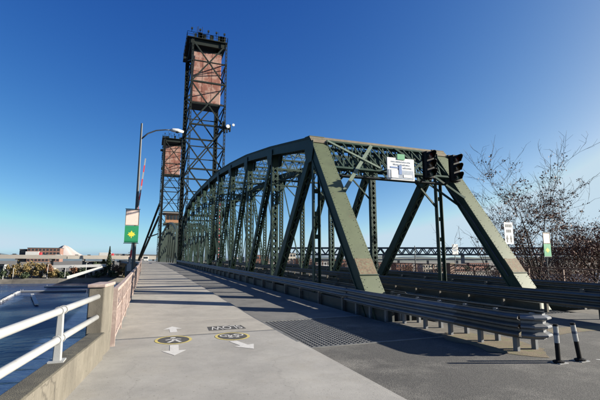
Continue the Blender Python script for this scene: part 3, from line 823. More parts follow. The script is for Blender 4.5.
# far approach east of the lift span continues as a viaduct to the shore
g = MB()
for a, b in zip(frange(260.5, 420, 10)[:-1], frange(260.5, 420, 10)[1:]): g.box(-2, 26, a, b, -1.5, 0, True)
o = g.build('approach_viaduct', 'grey_concrete'); tag(o, 'low concrete viaduct carrying the bridge road ashore beyond the lift span', 'viaduct')
for yy in (270, 310, 350):
    g = MB(); c = W(12, yy, 0); g.box(c.x-9, c.x+9, yy-1, yy+1, WATER-2, -1.0); g.build('viaduct_pier', 'grey_concrete', o)

# ================================================================== GUARDRAILS
def profile(lobes, z0, z1, dep):
    """corrugated sheet section: (outward, z)"""
    pts = []; hgt = (z1-z0)/lobes
    for k in range(lobes):
        b = z0+hgt*k
        pts += [(0, b+.02*hgt), (0, b+.14*hgt), (dep*.85, b+.34*hgt), (dep, b+.42*hgt), (dep, b+.58*hgt), (dep*.85, b+.66*hgt), (0, b+.86*hgt)]
    pts.append((0, z1))
    return pts
def sweep(path, prof, thick=.012, out=1):
    """sheet swept along a path of bridge coordinates (x, y); outward is to the left of travel times out"""
    g = MB(); n = len(path); rows = []
    full = list(prof) + [(o-thick, z) for o, z in reversed(prof)]
    for i, (x, y) in enumerate(path):
        a = path[max(0, i-1)]; b = path[min(n-1, i+1)]
        d = Vector((b[0]-a[0], b[1]-a[1])).normalized(); nr = Vector((-d.y, d.x))*out
        rows.append([W(x+nr.x*o, y+nr.y*o, z) for o, z in full])
    m = len(full); g.v = [v for r in rows for v in r]
    for i in range(n-1):
        for k in range(m): g.f.append((i*m+k, i*m+(k+1) % m, (i+1)*m+(k+1) % m, (i+1)*m+k))
    g.f.append(tuple(range(m))); g.f.append(tuple((n-1)*m+k for k in range(m))[::-1])
    return g
# left truss: thrie-beam nose in front, lower rails running on along both faces of the truss
gd = thing('guardrail', 'corrugated steel guardrail wrapping to a blunt nose in front of the near end post', 'guardrail', (7.6, 6.1, 0))
P3 = profile(3, .29, .80, .11); P2 = profile(2, .42, .80, .085)
nose = [(7.24, y) for y in (14.2, 12.2, 10.2, 8.2, 7.2, 6.75)] + [(7.30, 6.42), (7.44, 6.24), (7.62, 6.17)] + [(7.80, 6.24), (7.94, 6.42), (8.0, 6.75)] + [(8.0, y) for y in (7.2, 8.2, 10.2, 12.2)]
segs = [(nose[0:4], 'galvanised'), (nose[3:7], 'rail_dull'), (nose[6:10], 'galvanised'), (nose[9:14], 'rail_dull'), (nose[13:], 'rail_dull')]
for k, (sg, m) in enumerate(segs):
    o_ = 0.0 if k % 2 == 0 else .009
    pr = [(a+o_, b) for a, b in P3]
    sweep(sg, pr, out=-1).build('beam', m, gd, bevel=0)
# cap sheets on the top edge, as the photograph's pale upper edge
for yy in (6.62, 7.6, 8.6, 9.6, 10.6, 11.6, 12.6, 13.6):
    for xx in (7.36, 7.88):
        if xx > 7.5 and yy > 12: continue
        g = MB(); g.box(xx-.04, xx+.04, yy-.055, yy+.055, -.1, .76); g.build('post', 'galvanised', gd, bevel=.006)
def rail_run(label, xf, y0, y1, out, m, posts=2.4, xpost=None):
    r = thing('guardrail', label, 'guardrail', tuple(W(xf, y0, 0)), 'guardrails along the trusses')
    ys = frange(y0, y1, max(1, int((y1-y0)/3.6)))
    for a, b in zip(ys[:-1], ys[1:]):
        k = ys.index(a) % 2
        sweep([(xf, a), (xf, b+.1)], [(o+.008*k, z) for o, z in P2], out=out).build('beam', m, r)
    y = y0+.6
    while y < y1:
        g = MB(); xx = xf-out*-.1 if xpost is None else xpost
        g.box(xx-.06, xx+.06, y-.07, y+.07, -.3, .76, True); g.build('post', 'rail_dull', r); y += posts
    return r
rail_run('dull galvanised guardrail running along the road side of the near truss', 7.24, 14.1, 98, 1, 'galvanised', xpost=7.36)
rail_run('guardrail along the inner face of the near truss behind its end post', 8.42, 12.0, 98, -1, 'rail_dull', xpost=8.30)
# right truss: heavier rail that runs out of the picture to the right
rr2 = thing('guardrail', 'long dark corrugated guardrail before the right truss running out of the picture', 'guardrail', tuple(W(13.7, -2, 0)), 'guardrails along the trusses')
ys = frange(-3, 98, 26)
for k, (a, b) in enumerate(zip(ys[:-1], ys[1:])):
    pr = P3 if b < 30 else P2
    sweep([(13.7, a), (13.7, b+.12)], [(o+.008*(k % 2), z+.02) for o, z in pr], out=1).build('beam', 'rail_dull', rr2)
y = -2.6
while y < 98:
    g = MB(); g.box(13.76, 13.86, y-.06, y+.06, -.3, .80, True); g.build('post', 'post_wood', rr2); y += 1.94
rail_run('guardrail on the outer side of the right truss facing the far sidewalk', 16.1, 10.5, 98, -1, 'rail_dull', xpost=15.98)
rail_run('low guardrail at the kerb of the far outer lane', 19.85, 8.8, 60, 1, 'rail_dull', xpost=19.95)

# added low plates darkening the gap behind the rails, at the feet of the trusses
for xg, lab in ((7.50, 'low dark plate added to darken the rail gap at the near truss, road side'), (8.16, 'low dark plate added to darken the rail gap at the near truss, inner side'), (14.05, 'low dark plate added to darken the rail gap at the right truss, inner side')):
    wg = thing('added_shade_plate', lab, 'kerb', tuple(W(xg, 11.4, 0)), 'added shade plates at the trusses')
    ysg = frange(11.4, 98, 12)
    for a, b in zip(ysg[:-1], ysg[1:]): g = MB(); g.box(xg-.04, xg+.04, a, b-.02, -.25, .27, True); g.build('shade_plate', 'dark_steel', wg)

# ================================================================== DELINEATOR POSTS
for k, (x, y, ln_, lab) in enumerate(((7.26, 5.62, 0.0, 'upright black and white marker post closest to the guardrail nose'), (7.78, 5.58, -.09, 'leaning black and white marker post, right of its twin at the guardrail nose'))):
    t = thing('marker_post', lab, 'marker post', (x, y, 0), 'marker posts at the guardrail nose')
    def C(z): return (x+ln_*z, y+abs(ln_)*.6*z, z)
    g = MB(); g.tube([(x, y, 0), (x, y, .035), (x, y, .05)], [.10, .10, .06], 12); g.build('base', 'black_paint', t)
    for z0, z1, m, r_ in ((.05, .36, 'black_paint', .042), (.36, .50, 'white_paint', .044), (.50, .545, 'band_blue', .045), (.545, .66, 'white_paint', .044), (.66, .70, 'black_paint', .043)):
        g = MB(); g.tube([C(z0), C(z1)], r_, 12); g.build('band' if z0 > .1 else 'shaft', m, t, smooth=False)
    g = MB(); g.box(x-.09, x+.13, y-.10, y+.10, .0, .012); g.build('base_plate', 'white_paint', t)

# ================================================================== LEFT PARAPET, PIPE RAILING, LATTICE RAILING
pw = thing('parapet_wall', 'low weathered concrete parapet along the left edge of the sidewalk', 'wall', (leftX(4), 4, .1))
def pb(g, off0, off1, y0, y1, z0, z1):
    g.hexa([(leftX(y0)+off0, y0, z0), (leftX(y0)+off1, y0, z0), (leftX(y1)+off1, y1, z0), (leftX(y1)+off0, y1, z0), (leftX(y0)+off0, y0, z1), (leftX(y0)+off1, y0, z1), (leftX(y1)+off1, y1, z1), (leftX(y1)+off0, y1, z1)])
    return g
pb(MB(), -.24, 0, -3, 8.22, -2.5, .585).build('wall_body', 'concrete_wall', pw, bevel=.01)
pb(MB(), -.245, .004, -3, 8.22, .585, .612).build('coping', 'coping_moss', pw, bevel=.01)
pl = pb(MB(), -.31, -.045, 8.22, 9.1, -2.5, 1.40).build('pilaster', 'concrete_wall', pw, bevel=.02)
pb(MB(), -.33, -.025, 8.19, 9.13, 1.40, 1.46).build('cap', 'pink_rail', pl, bevel=.015)
pr = thing('pipe_railing', 'white two-rail pipe railing on top of the concrete parapet', 'railing', (leftX(6)-.13, 6, .61))
def pz(y, z, off=-.14): return (leftX(y)+off, y, z)
for z in (1.245, .885):
    g = MB(); g.tube([pz(y, z) for y in frange(-3, 8.16, 6)], .046, 14); g.build('rail', 'white_paint', pr, smooth=True)
    g = MB(); g.sphere(pz(8.16, z), .046, 12, 8); g.build('rail_end', 'white_paint', pr, smooth=True)
for yy in (1.7, 6.12):
    g = MB(); a = Vector(pz(yy, .61)); b = Vector(pz(yy, 1.28))
    g.beam(a, b, .10, .085, w2=.07, h2=.07); g.build('post', 'white_paint', pr, bevel=.012)
    g = MB(); g.box(a.x-.09, a.x+.09, a.y-.1, a.y+.1, .612, .63); g.build('foot_plate', 'white_paint', pr)
    for z in (1.245, .885):
        for dy in (-.085, .085):
            g = MB(); g.tube([pz(yy+dy-.012, z), pz(yy+dy+.012, z)], .06, 14); g.build('collar', 'white_paint', pr)

def lattice_rail(label, xr_, y0, y1, m, bay, side, cell=.27, hz=1.28, detail_to=40):
    r = thing('lattice_railing', label, 'railing', tuple(W(xr_, y0, .15)))
    n = max(1, round((y1-y0)/bay)); ys = frange(y0, y1, n)
    for y in ys:
        g = MB(); g.beam(W(xr_, y, .0), W(xr_, y, hz+.03), .10, .10); g.build('post', m, r)
    for a, b in zip(ys[:-1], ys[1:]):
        for z, w in ((hz, .09), (.86, .05), (.30, .07)):
            g = MB(); g.beam(W(xr_, a+.05, z), W(xr_, b-.05, z), w, w*.8); g.build('rail', m, r)
        if a > detail_to: cl = cell*2
        else: cl = cell
        g = MB(); L = b-a-.12; h = .52
        k = -int(h/cl)-1
        while k*cl < L:
            for sgn_ in (1, -1):
                u0 = k*cl; u1 = u0+h; z0, z1 = (.32, .84) if sgn_ > 0 else (.84, .32)
                ua, ub = max(0, u0), min(L, u1)
                if ub-ua > .02:
                    za = z0+(z1-z0)*(ua-u0)/h; zb = z0+(z1-z0)*(ub-u0)/h
                    off = .012*sgn_
                    g.beam(W(xr_+off, a+.06+ua, za), W(xr_+off, a+.06+ub, zb), .012, .034, side=(1, 0, 0))
            k += 1
        nn = max(2, round(L/.56))
        for i in range(nn):
            ua = L*i/nn; ub = L*(i+1)/nn
            g.beam(W(xr_+.01, a+.06+ua, .88), W(xr_+.01, a+.06+ub, hz-.03), .014, .04, side=(1, 0, 0)); g.beam(W(xr_-.01, a+.06+ub, .88), W(xr_-.01, a+.06+ua, hz-.03), .014, .04, side=(1, 0, 0))
        o = g.build('lattice', m, r); o['kind'] = 'stuff'
    return r
lattice_rail('pinkish painted lattice railing on the left sidewalk beyond the concrete pilaster', -.60, 9.35, 97, 'pink_rail', 2.25, 1)
lattice_rail('brown lattice railing along the far right sidewalk', 23.85, 8, 97, 'brown_rail', 2.4, -1, hz=1.3)
for yy in (27.2, 21.0):
    t = thing('railing_pier', 'squat brown railing pier %s' % ('seen between the right truss posts' if yy > 25 else 'half hidden by the right end post'), 'pier', tuple(W(23.6, yy, .15)), 'railing piers')
    g = MB(); c = W(23.6, yy, 0); g.box(c.x-.22, c.x+.22, c.y-.22, c.y+.22, c.z+.1, c.z+1.36); g.build('shaft', 'brown_rail', t, bevel=.02)
    g = MB(); g.box(c.x-.27, c.x+.27, c.y-.27, c.y+.27, c.z+1.36, c.z+1.46); g.build('cap', 'tan_plate', t, bevel=.02)

# ================================================================== STREET LAMPS, BANNERS, GATES
def street_lamp(x, y, h, label, arm=True, r=.085, z0=0.1):
    b = W(x, y, z0); t = thing('street_lamp', label, 'street lamp', tuple(b), 'street lamps')
    g = MB(); g.tube([b, b+Vector((0, 0, .5)), b+Vector((0, 0, .55)), b+Vector((0, 0, h))], [r*1.9, r*1.8, r*1.25, r*.62], 12); g.build('pole', 'lamp_metal', t, smooth=False)
    if arm:
        pts = [b+Vector((p, 0, h-.95+q)) for p, q in ((0, 0), (.35, .38), (.8, .62), (1.3, .72), (1.62, .74))]
        g = MB(); g.tube(pts, [.045, .042, .04, .036, .034], 8); g.build('arm', 'lamp_metal', t, smooth=True)
        e = pts[-1]; g = MB()
        g.tube([e+Vector((-.05, 0, .0)), e+Vector((.1, 0, .01)), e+Vector((.4, 0, 0)), e+Vector((.72, 0, -.03))], [.05, .11, .13, .06], 12); g.build('lamp_head', 'sign_white', t, smooth=True)
        g = MB(); g.sphere(e+Vector((.36, 0, -.08)), .12, 12, 6, .6); g.build('lens', 'glass_dark', t, smooth=True)
    return t
street_lamp(-.74, 24, 9.45, 'tall dark street lamp with curved arm beside the left lattice railing')
def banner(c, w, hu, hl, label, off=0.0):
    """white upper panel and green lower panel with a yellow leaf, on two brackets"""
    t = thing('street_banner', label, 'banner', c, 'pole banners')
    x, y, z = c
    g = MB(); g.box(x-w/2, x+w/2, y-.02, y+.02, z+hl+.015, z+hl+hu); up = g.build('upper_panel', 'sign_pink', t)
    g = MB()
    for z0, z1, x0, x1 in ((z+hl+.015, z+hl+.05, -w/2, w/2), (z+hl+hu-.035, z+hl+hu, -w/2, w/2), (z+hl+.05, z+hl+hu-.035, -w/2, -w/2+.03), (z+hl+.05, z+hl+hu-.035, w/2-.03, w/2)):
        g.box(x+x0, x+x1, y-.026, y-.021, z0, z1)
    o = g.build('border', 'tan_plate', up); o['kind'] = 'stuff'
    g = MB(); g.box(x-w/2, x+w/2, y-.02, y+.02, z, z+hl); lw = g.build('lower_panel', 'sign_green', t)
    g = MB(); cz = z+hl*.50; s = w*.30
    prof = [(-.10, -1.0), (.08, -1.0), (.10, -.45), (.55, -.6), (.5, -.3), (1.0, -.15), (.62, .12), (.75, .45), (.32, .38), (.0, .95), (-.32, .38), (-.75, .45), (-.62, .12), (-1.0, -.15), (-.5, -.3), (-.55, -.6), (-.12, -.45)]
    n = len(prof); f = [Vector((x+a*s, y-.024, cz+b*s)) for a, b in prof]; g.v = f+[v+Vector((0, .003, 0)) for v in f]
    g.f = [tuple(range(n)), tuple(range(n, 2*n))[::-1]]+[(k, (k+1) % n, n+(k+1) % n, n+k) for k in range(n)]
    g.build('leaf_emblem', 'sign_yellow', lw)
    for zz in (z+hl+hu+.03, z-.03):
        g = MB(); g.tube([(x-w/2-.03, y+.01, zz), (x+w/2+.03, y+.01, zz)], .02, 6); g.build('bracket', 'lamp_metal', t)
    return t
banner((-.92, 23.75, 2.82), .70, .90, .92, 'white over green banner with yellow leaf on the left lamp pole')
# barrier gate, raised
def gate(x, y, z0, lean, length, label, m='white_paint', thick=.11):
    b = W(x, y, z0); t = thing('barrier_gate', label, 'barrier gate', tuple(b), 'raised bridge gates')
    g = MB(); g.box(b.x-.2, b.x+.2, b.y-.2, b.y+.2, b.z, b.z+1.25); g.build('housing', 'lamp_metal', t, bevel=.02)
    g = MB(); g.beam(b+Vector((0, 0, 1.2)), b+Vector((0, 0, 1.75)), .14, .14); g.build('mast', 'lamp_metal', t)
    p = b+Vector((0, -.15, 1.3)); d = Vector((lean, .0, 1)).normalized(); n = int(length/.42)
    for k in range(n):
        g = MB(); w = thick*(1-.4*k/n); g.beam(p+d*(.42*k), p+d*(.42*(k+1)), w, .045); g.build('arm_section', 'stripe_red' if k % 2 else 'white_paint', t)
    g = MB(); g.box(p.x-.12, p.x+.12, p.y-.1, p.y+.06, p.z-.35, p.z+.05); g.build('counter_block', 'white_paint', t)
    return t
gate(-.98, 25.2, .15, .085, 6.4, 'raised red and white striped barrier arm beside the left lamp pole')
gate(8.75, 53.5, 0.0, .0, 8.6, 'raised red and white striped barrier arm inside the truss span', thick=.26)
# far side lamp with banner, sign and lamp standing in the distance
t = street_lamp(24.3, 19.0, 4.0, 'thin dark pole carrying a green banner before the tree', arm=False, r=.05, z0=-1.0)
banner((24.25, 18.85, 2.12), .62, .72, .80, 'white over green banner on the pole before the bare tree')
street_lamp(24.15, 32.6, 2.9, 'short far lamp post on the brown railing between the right truss posts', arm=False, r=.05)

def plate_sign(c, w, h, label, pole_to, face, cat='sign', name='road_sign'):
    x, y, z = c; t = thing(name, label, cat, (x, y, pole_to), 'white road signs')
    g = MB(); g.box(x-w/2, x+w/2, y-.012, y+.012, z, z+h); p = g.build('panel', 'sign_white', t)
    g = MB(); g.tube([(x, y+.05, pole_to), (x, y+.05, z+h-.05)], .032, 8); g.build('pole', 'galvanised', t)
    face(x, y-.0165, z, w, h, p)
    return t
def face_arrows(x, y, z, w, h, p):
    def bar(x0, x1, z0, z1, m='sign_black'):
        g = MB(); g.box(x+x0*w, x+x1*w, y-.003, y+.003, z+z0*h, z+z1*h); return g
    for (a, b, c0, c1) in ((-.40, -.36, .04, .96), (.36, .40, .04, .96)): pass
    g = MB()
    for row, n in ((.84, 4), (.60, 3)):           # two rows of letters too small to read
        for k in range(n):
            xc = (k-(n-1)/2)*.20
            g.box(x+(xc-.07)*w, x+(xc-.03)*w, y-.003, y+.003, z+(row-.07)*h, z+(row+.07)*h)
            g.box(x+(xc+.03)*w, x+(xc+.07)*w, y-.003, y+.003, z+(row-.07)*h, z+(row+.07)*h)
            g.box(x+(xc-.03)*w, x+(xc+.03)*w, y-.003, y+.003, z+(row+.03)*h, z+(row+.07)*h)
    o = g.build('lettering', 'sign_black', p); o['kind'] = 'stuff'
    for xc in (-.22, .22):
        g = MB(); ps = [(-.05, .08), (.05, .08), (.05, .26), (.13, .22), (0, .42), (-.13, .22), (-.05, .26)]
        n = len(ps); f = [Vector((x+(xc+a)*w, y-.003, z+b*h)) for a, b in ps]; g.v = f+[v+Vector((0, .005, 0)) for v in f]
        g.f = [tuple(range(n)), tuple(range(n, 2*n))[::-1]]+[(k, (k+1) % n, n+(k+1) % n, n+k) for k in range(n)]
        g.build('arrow', 'sign_black', p)
plate_sign((20.75, 18.6, 2.85), .70, 1.34, 'white road sign with two black arrows beside the right end post', .15, face_arrows)
def face_blank(x, y, z, w, h, p):
    g = MB(); g.box(x-.3*w, x+.3*w, y-.003, y+.003, z+.62*h, z+.7*h); g.box(x-.25*w, x+.25*w, y-.003, y+.003, z+.3*h, z+.5*h); o = g.build('lettering', 'sign_grey', p); o['kind'] = 'stuff'
q = W(24.2, 27.2, 0); plate_sign((q.x, q.y, 2.35), .62, .85, 'small pale sign on a thin pole above the brown railing pier', .2, face_blank)

# portal sign and small green plate
ps = thing('portal_sign', 'white information board with blue and grey diagram hung on the portal', 'sign', (11.35, 16.15, 5.75))
g = MB(); g.box(10.55, 12.10, 16.13, 16.18, 5.72, 6.82); pn = g.build('board', 'sign_white', ps, bevel=.01)
def pbar(name, m, x0, x1, z0, z1, par, dy=0.0):
    g = MB(); g.box(x0, x1, 16.118-dy, 16.128-dy, z0, z1); return g.build(name, m, par)
pbar('picture_panel', 'sign_grey', 10.60, 12.04, 5.78, 6.22, pn)
pbar('picture_panel', 'sign_white', 10.75, 11.15, 5.82, 6.20, pn, .012); pbar('picture_panel', 'sign_white', 11.45, 11.95, 5.86, 6.0, pn, .012)
pbar('picture_panel', 'sign_blue', 11.20, 11.36, 6.0, 6.45, pn, .012); pbar('picture_panel', 'sign_blue', 10.72, 11.2, 6.30, 6.37, pn)
g = MB()
for z, x0, x1, st_ in ((6.62, 10.78, 11.9, .11), (6.48, 10.9, 11.85, .09), (6.33, 11.45, 11.95, .1)):
    x = x0
    while x < x1:
        w_ = st_*rnd.choice((.18, .18, .3, .42)); g.box(x, x+w_, 16.12, 16.129, z-.03, z+rnd.choice((.02, .03, .045))); x += w_+st_*rnd.choice((.12, .14, .4))
o = g.build('lettering', 'sign_grey', pn); o['kind'] = 'stuff'
g = MB(); g.box(11.12, 11.55, 16.10, 16.15, 6.74, 7.02); o = g.build('street_plate', 'sign_green'); tag(o, 'small green plate on top of the white portal board', 'sign')
for xx in (10.8, 11.85):
    g = MB(); g.beam((xx, 16.19, 6.3), (xx, 17.2, 6.3), .06, .06); g.build('bracket', 'dark_steel', ps)

# ================================================================== TRAFFIC LIGHTS
def traffic_light(x, y, z, label, yaw=0.0):
    t = thing('traffic_light', label, 'traffic light', (x, y, z), 'traffic lights on the portal')
    t.rotation_euler = (0, 0, yaw)
    w, h, d = .42, 1.28, .26
    def L(mb): mb.v = [v+Vector((x, y, z)) for v in mb.v]; return mb
    L(MB().box(-w/2, w/2, -d/2, d/2, 0, h)).build('housing', 'black_paint', t, bevel=.03)
    L(MB().box(-w/2-.05, w/2+.05, d/2-.02, d/2+.0, -.04, h+.04)).build('backplate', 'black_paint', t)
    for k, lm in enumerate(('lens_green', 'lens_amber', 'lens_red')):
        zc = .215+.425*k
        g = MB(); g.tube([(0, -d/2-.002, zc), (0, -d/2-.03, zc)], [.155, .13], 18); L(g).build('lens', lm, t)
        g = MB(); n = 16; ri, ro = .168, .182          # hooded visor, open below
        for a in range(n):
            t0 = R(-35)+R(250)*a/n; t1 = R(-35)+R(250)*(a+1)/n
            l0 = .16+.20*max(0, math.sin(t0)); l1 = .16+.20*max(0, math.sin(t1))
            c0, s0, c1, s1 = math.cos(t0), math.sin(t0), math.cos(t1), math.sin(t1)
            g.hexa([(ri*c0, -d/2, zc+ri*s0), (ro*c0, -d/2, zc+ro*s0), (ro*c0, -d/2-l0, zc+ro*s0), (ri*c0, -d/2-l0, zc+ri*s0),
                    (ri*c1, -d/2, zc+ri*s1), (ro*c1, -d/2, zc+ro*s1), (ro*c1, -d/2-l1, zc+ro*s1), (ri*c1, -d/2-l1, zc+ri*s1)])
        L(g).build('visor', 'black_paint', t)
    g = MB(); g.beam((0, d/2, .2), (.75, d/2+1.5, .2), .08, .08); L(g).build('bracket', 'black_paint', t)
    return t
traffic_light(12.0, 14.9, 5.62, 'black traffic light on the portal next to the white board')
traffic_light(13.52, 14.9, 5.58, 'black traffic light at the right corner of the portal')

# ================================================================== FAR SHORE, LEFT OF THE BRIDGE
def deck_poly(name, label, pts, w, th, m, cat='viaduct', colstep=22, ground=-12, pm='grey_concrete', rail=.9):
    """elevated road: deck pieces between points (x, y, ztop), columns and caps below, parapets on both edges"""
    t = thing(name, label, cat, (pts[0][0], pts[0][1], ground))
    for a, b in zip(pts[:-1], pts[1:]):
        a = Vector(a); b = Vector(b); g = MB(); dz = Vector((0, 0, -th/2)); d = (b-a).normalized(); sd = Vector((-d.y, d.x, 0)).normalized()
        g.beam(a+dz, b+dz, w, th, side=sd); g.build('deck', m, t)
        for s in (-1, 1):
            g = MB(); o = sd*(s*(w/2-.15))+Vector((0, 0, rail/2)); g.beam(a+o, b+o, .3, rail, side=sd); g.build('barrier', m, t)
        L = (b-a).length; n = max(1, int(L/colstep))
        for k in range(n):
            p = a+(b-a)*((k+.5)/n)
            g = MB(); g.beam(Vector((p.x, p.y, ground)), Vector((p.x, p.y, p.z-th)), 1.7, 1.7); g.build('column', pm, t)
            g = MB(); q = p+Vector((0, 0, -th-.7)); g.beam(q-sd*w*.46, q+sd*w*.46, 1.5, 1.4); g.build('pier_cap', pm, t)
    return t
deck_poly('freeway_viaduct', 'long pale elevated freeway deck running across the far left shore', [(-300, 372, 5.2), (-150, 372, 5.0), (-60, 370, 4.6), (6, 374, 4.2)], 14, 2.0, 'pale_concrete')
deck_poly('freeway_viaduct', 'lower pale ramp viaduct under the freeway near the evergreen', [(-80, 362, -3.4), (-55, 360, -3.0), (-30, 360, -2.4)], 8, 1.2, 'white_wall', colstep=12, ground=-12.5)
deck_poly('boat_ramp', 'white sloping ramp running down to the water on the far shore', [(-33, 350, -4.2), (-56, 346, -11.6)], 4, .9, 'white_wall', 'ramp', colstep=10, ground=-14, rail=1.3)
deck_poly('freeway_viaduct', 'dark upper ramp crossing behind the evergreen beside the bridge', [(-40, 392, 6.6), (-4, 392, 5.8), (30, 388, 5.0)], 9, 1.6, 'grey_concrete', colstep=16)

def building(c, w, d, h, label, wm, nx, nz, roofm='grey_roof', winm='glass_dark', gable=False, grp=None):
    x, y, z = c; t = thing('building', label, 'building', c, grp)
    g = MB(); g.box(x-w/2, x+w/2, y, y+d, z, z+h); g.build('wall', wm, t)
    if gable:
        g = MB(); zt = z+h; r_ = w*.32
        g.v = [Vector(p) for p in ((x-w/2-.4, y-.4, zt), (x+w/2+.4, y-.4, zt), (x+w/2+.4, y+d+.4, zt), (x-w/2-.4, y+d+.4, zt), (x, y-.4, zt+r_), (x, y+d+.4, zt+r_))]
        g.f = [(0, 1, 4), (2, 3, 5), (0, 4, 5, 3), (1, 2, 5, 4), (0, 3, 2, 1)]; g.build('roof', roofm, t)
    else:
        g = MB(); g.box(x-w/2-.3, x+w/2+.3, y-.3, y+d+.3, z+h, z+h+.5); g.build('roof', roofm, t)
    sx_, sz_ = w/nx, h/nz
    for i in range(nx):
        for k in range(nz):
            g = MB(); cx_ = x-w/2+sx_*(i+.5); cz_ = z+sz_*(k+.52)
            g.box(cx_-sx_*.33, cx_+sx_*.33, y-.06, y+.1, cz_-sz_*.27, cz_+sz_*.27); g.build('window', winm, t)
    return t
building((-90, 430, 0.0), 26, 16, 12.4, 'reddish brick block showing over the far freeway', 'brick_pink', 9, 4)
building((-108, 436, 0), 5, 14, 11.2, 'dark narrow block against the left end of the brick block', 'grey_roof', 1, 3)
building((-62, 366, -12), 22, 8, 4.2, 'pale low shed under the freeway ramp', 'cream_wall', 7, 1, 'pale_concrete')
building((-88, 388, -12), 30, 10, 9, 'cream warehouse behind the yellow trees', 'cream_wall', 8, 2, 'grey_roof')
building((-118, 384, -12), 22, 10, 10, 'white warehouse at the left edge of the far shore', 'white_wall', 6, 2)
building((-42, 384, -12), 18, 10, 12, 'dark grey warehouse between freeway columns near the evergreen', 'grey_roof', 5, 3, 'pale_concrete', 'white_wall')
building((-16, 380, -12), 14, 10, 13, 'cream building behind the barrier gate on the far shore', 'cream_wall', 4, 3)

# leaf-card foliage: many small faces spread in clumps through a crown
def foliage(center, rad, n, leaf, rng, clumps=14, shell=.55):
    g = MB(); cs = []
    for _ in range(clumps):
        while True:
            v = Vector((rng.uniform(-1, 1), rng.uniform(-1, 1), rng.uniform(-1, 1)))
            if v.length <= 1 and v.length > shell*rng.random(): break
        cs.append((v, rng.uniform(.22, .42)))
    for _ in range(n):
        c, r_ = rng.choice(cs)
        v = c + Vector((rng.gauss(0, 1), rng.gauss(0, 1), rng.gauss(0, 1)))*r_*.55
        p = Vector(center)+Vector((v.x*rad[0], v.y*rad[1], v.z*rad[2]))
        a = Vector((rng.gauss(0, 1), rng.gauss(0, 1), rng.gauss(0, 1))).normalized(); b = a.cross(Vector((rng.gauss(0, 1), rng.gauss(0, 1), rng.gauss(0, 1)))).normalized()
        s = leaf*rng.uniform(.6, 1.3)
        g.quad(p-a*s, p+b*s*.45, p+a*s, p-b*s*.45)
    return g
def far_tree(x, y, z, h, w, label, lm, seed, cone=False, n=900):
    rng = random.Random(seed); t = thing('tree', label, 'tree', (x, y, z), 'trees on the far shore')
    g = MB(); g.tube([(x, y, z-1), (x+.1, y, z+h*.45), (x, y, z+h*.8)], [w*.05, w*.035, .05], 6); g.build('trunk', 'bark', t)
    if cone:
        g = MB()
        for _ in range(n):
            f = rng.random()**.8; r_ = w/2*(1-f)*rng.random()**.5; a = rng.uniform(0, 6.283)
            p = Vector((x+r_*math.cos(a), y+r_*math.sin(a), z+h*(.08+.92*f))); u = Vector((rng.gauss(0, 1), rng.gauss(0, 1), rng.gauss(0, 1))).normalized(); v = u.cross(Vector((0, 0, 1))).normalized()
            s = .6; g.quad(p-u*s, p+v*s*.5, p+u*s, p-v*s*.5)
    else: g = foliage((x, y, z+h*.6), (w/2, w/2, h*.42), n, .62, rng)
    o = g.build('crown', lm, t); o['kind'] = 'stuff'
    return t
sp_ = [(-93, 354, 11.0, 8, 'leaf_yellow', 'leftmost of the yellow autumn trees on the far shore'), (-87, 356, 12.5, 9, 'leaf_yellow', 'tall yellow autumn tree second from the left on the far shore'),
       (-80.5, 354, 12, 9, 'leaf_yellow', 'middle yellow autumn tree in front of the cream warehouse'), (-75, 357, 11.5, 8, 'leaf_yellow', 'yellow autumn tree next to the rust coloured one'),
       (-70, 355, 10.5, 7, 'leaf_rust', 'rust coloured tree at the right end of the yellow trees'), (-98, 352, 7, 7, 'leaf_dark', 'dark round shrubby tree left of the yellow trees'),
       (-84, 350, 4.5, 6, 'leaf_dark', 'low dark shrub below the yellow trees at the waterline'), (-47, 356, 7, 7, 'leaf_dark', 'dark tree under the ramp on the far shore'),
       (-22, 352, 10, 8, 'leaf_rust', 'brown tree just right of the pointed evergreen'), (-13, 356, 11, 9, 'leaf_dark', 'dark tree on the far shore behind the lamp pole'),
       (-60, 352, 4.5, 8, 'leaf_dark', 'low dark bush beside the white ramp'), (-105, 356, 9, 8, 'leaf_rust', 'rust brown tree at the left picture edge'), (-36, 350, 4.5, 9, 'leaf_dark', 'low dark hedge-like bush right of the white ramp')]
for k, (x, y, h, w, lm, lab) in enumerate(sp_): far_tree(x, y, -12.2, h, w, lab, lm, 40+k)
far_tree(-29, 356, -12, 24.5, 7.5, 'pointed dark evergreen standing over the far freeway', 'leaf_dark', 77, True, 1800)

# floating docks on the left water
def dock(pts, w, label):
    t = thing('floating_dock', label, 'dock', (pts[0][0], pts[0][1], WATER), 'floating docks')
    for a, b in zip(pts[:-1], pts[1:]):
        a = Vector((*a, WATER+.3)); b = Vector((*b, WATER+.3)); g = MB(); g.beam(a, b, w, .9, side=Vector((-(b-a).y, (b-a).x, 0))); g.build('pontoon', 'dock_grey', t)
        d = (b-a).normalized(); sd = Vector((-d.y, d.x, 0))
        for s in (-1, 1):
            g = MB(); o = sd*(s*(w/2-.1))+Vector((0, 0, .6)); g.beam(a+o, b+o, .25, .3, side=sd); g.build('kerb', 'white_wall', t)
    for p in pts:
        g = MB(); g.tube([(p[0]+w*.6, p[1], WATER-2), (p[0]+w*.6, p[1], WATER+1.8)], .2, 8); g.build('pile', 'dock_grey', t)
    return t
dock([(-58, 288), (-28, 277)], 1.6, 'farther pale floating dock on the river to the left')
dock([(-61, 249), (-30, 243)], 1.7, 'nearer long pale floating dock on the river to the left')
dock([(-61, 247), (-52, 183), (-47, 150)], .9, 'narrow dock arm running from the long dock towards the bridge')
g = MB(); g.beam((-50, 224, WATER+.9), (-37.5, 176, WATER+.6), 1.3, .5); o = g.build('gangway', 'white_wall'); tag(o, 'short white gangway slanting off the nearer floating dock', 'gangway')

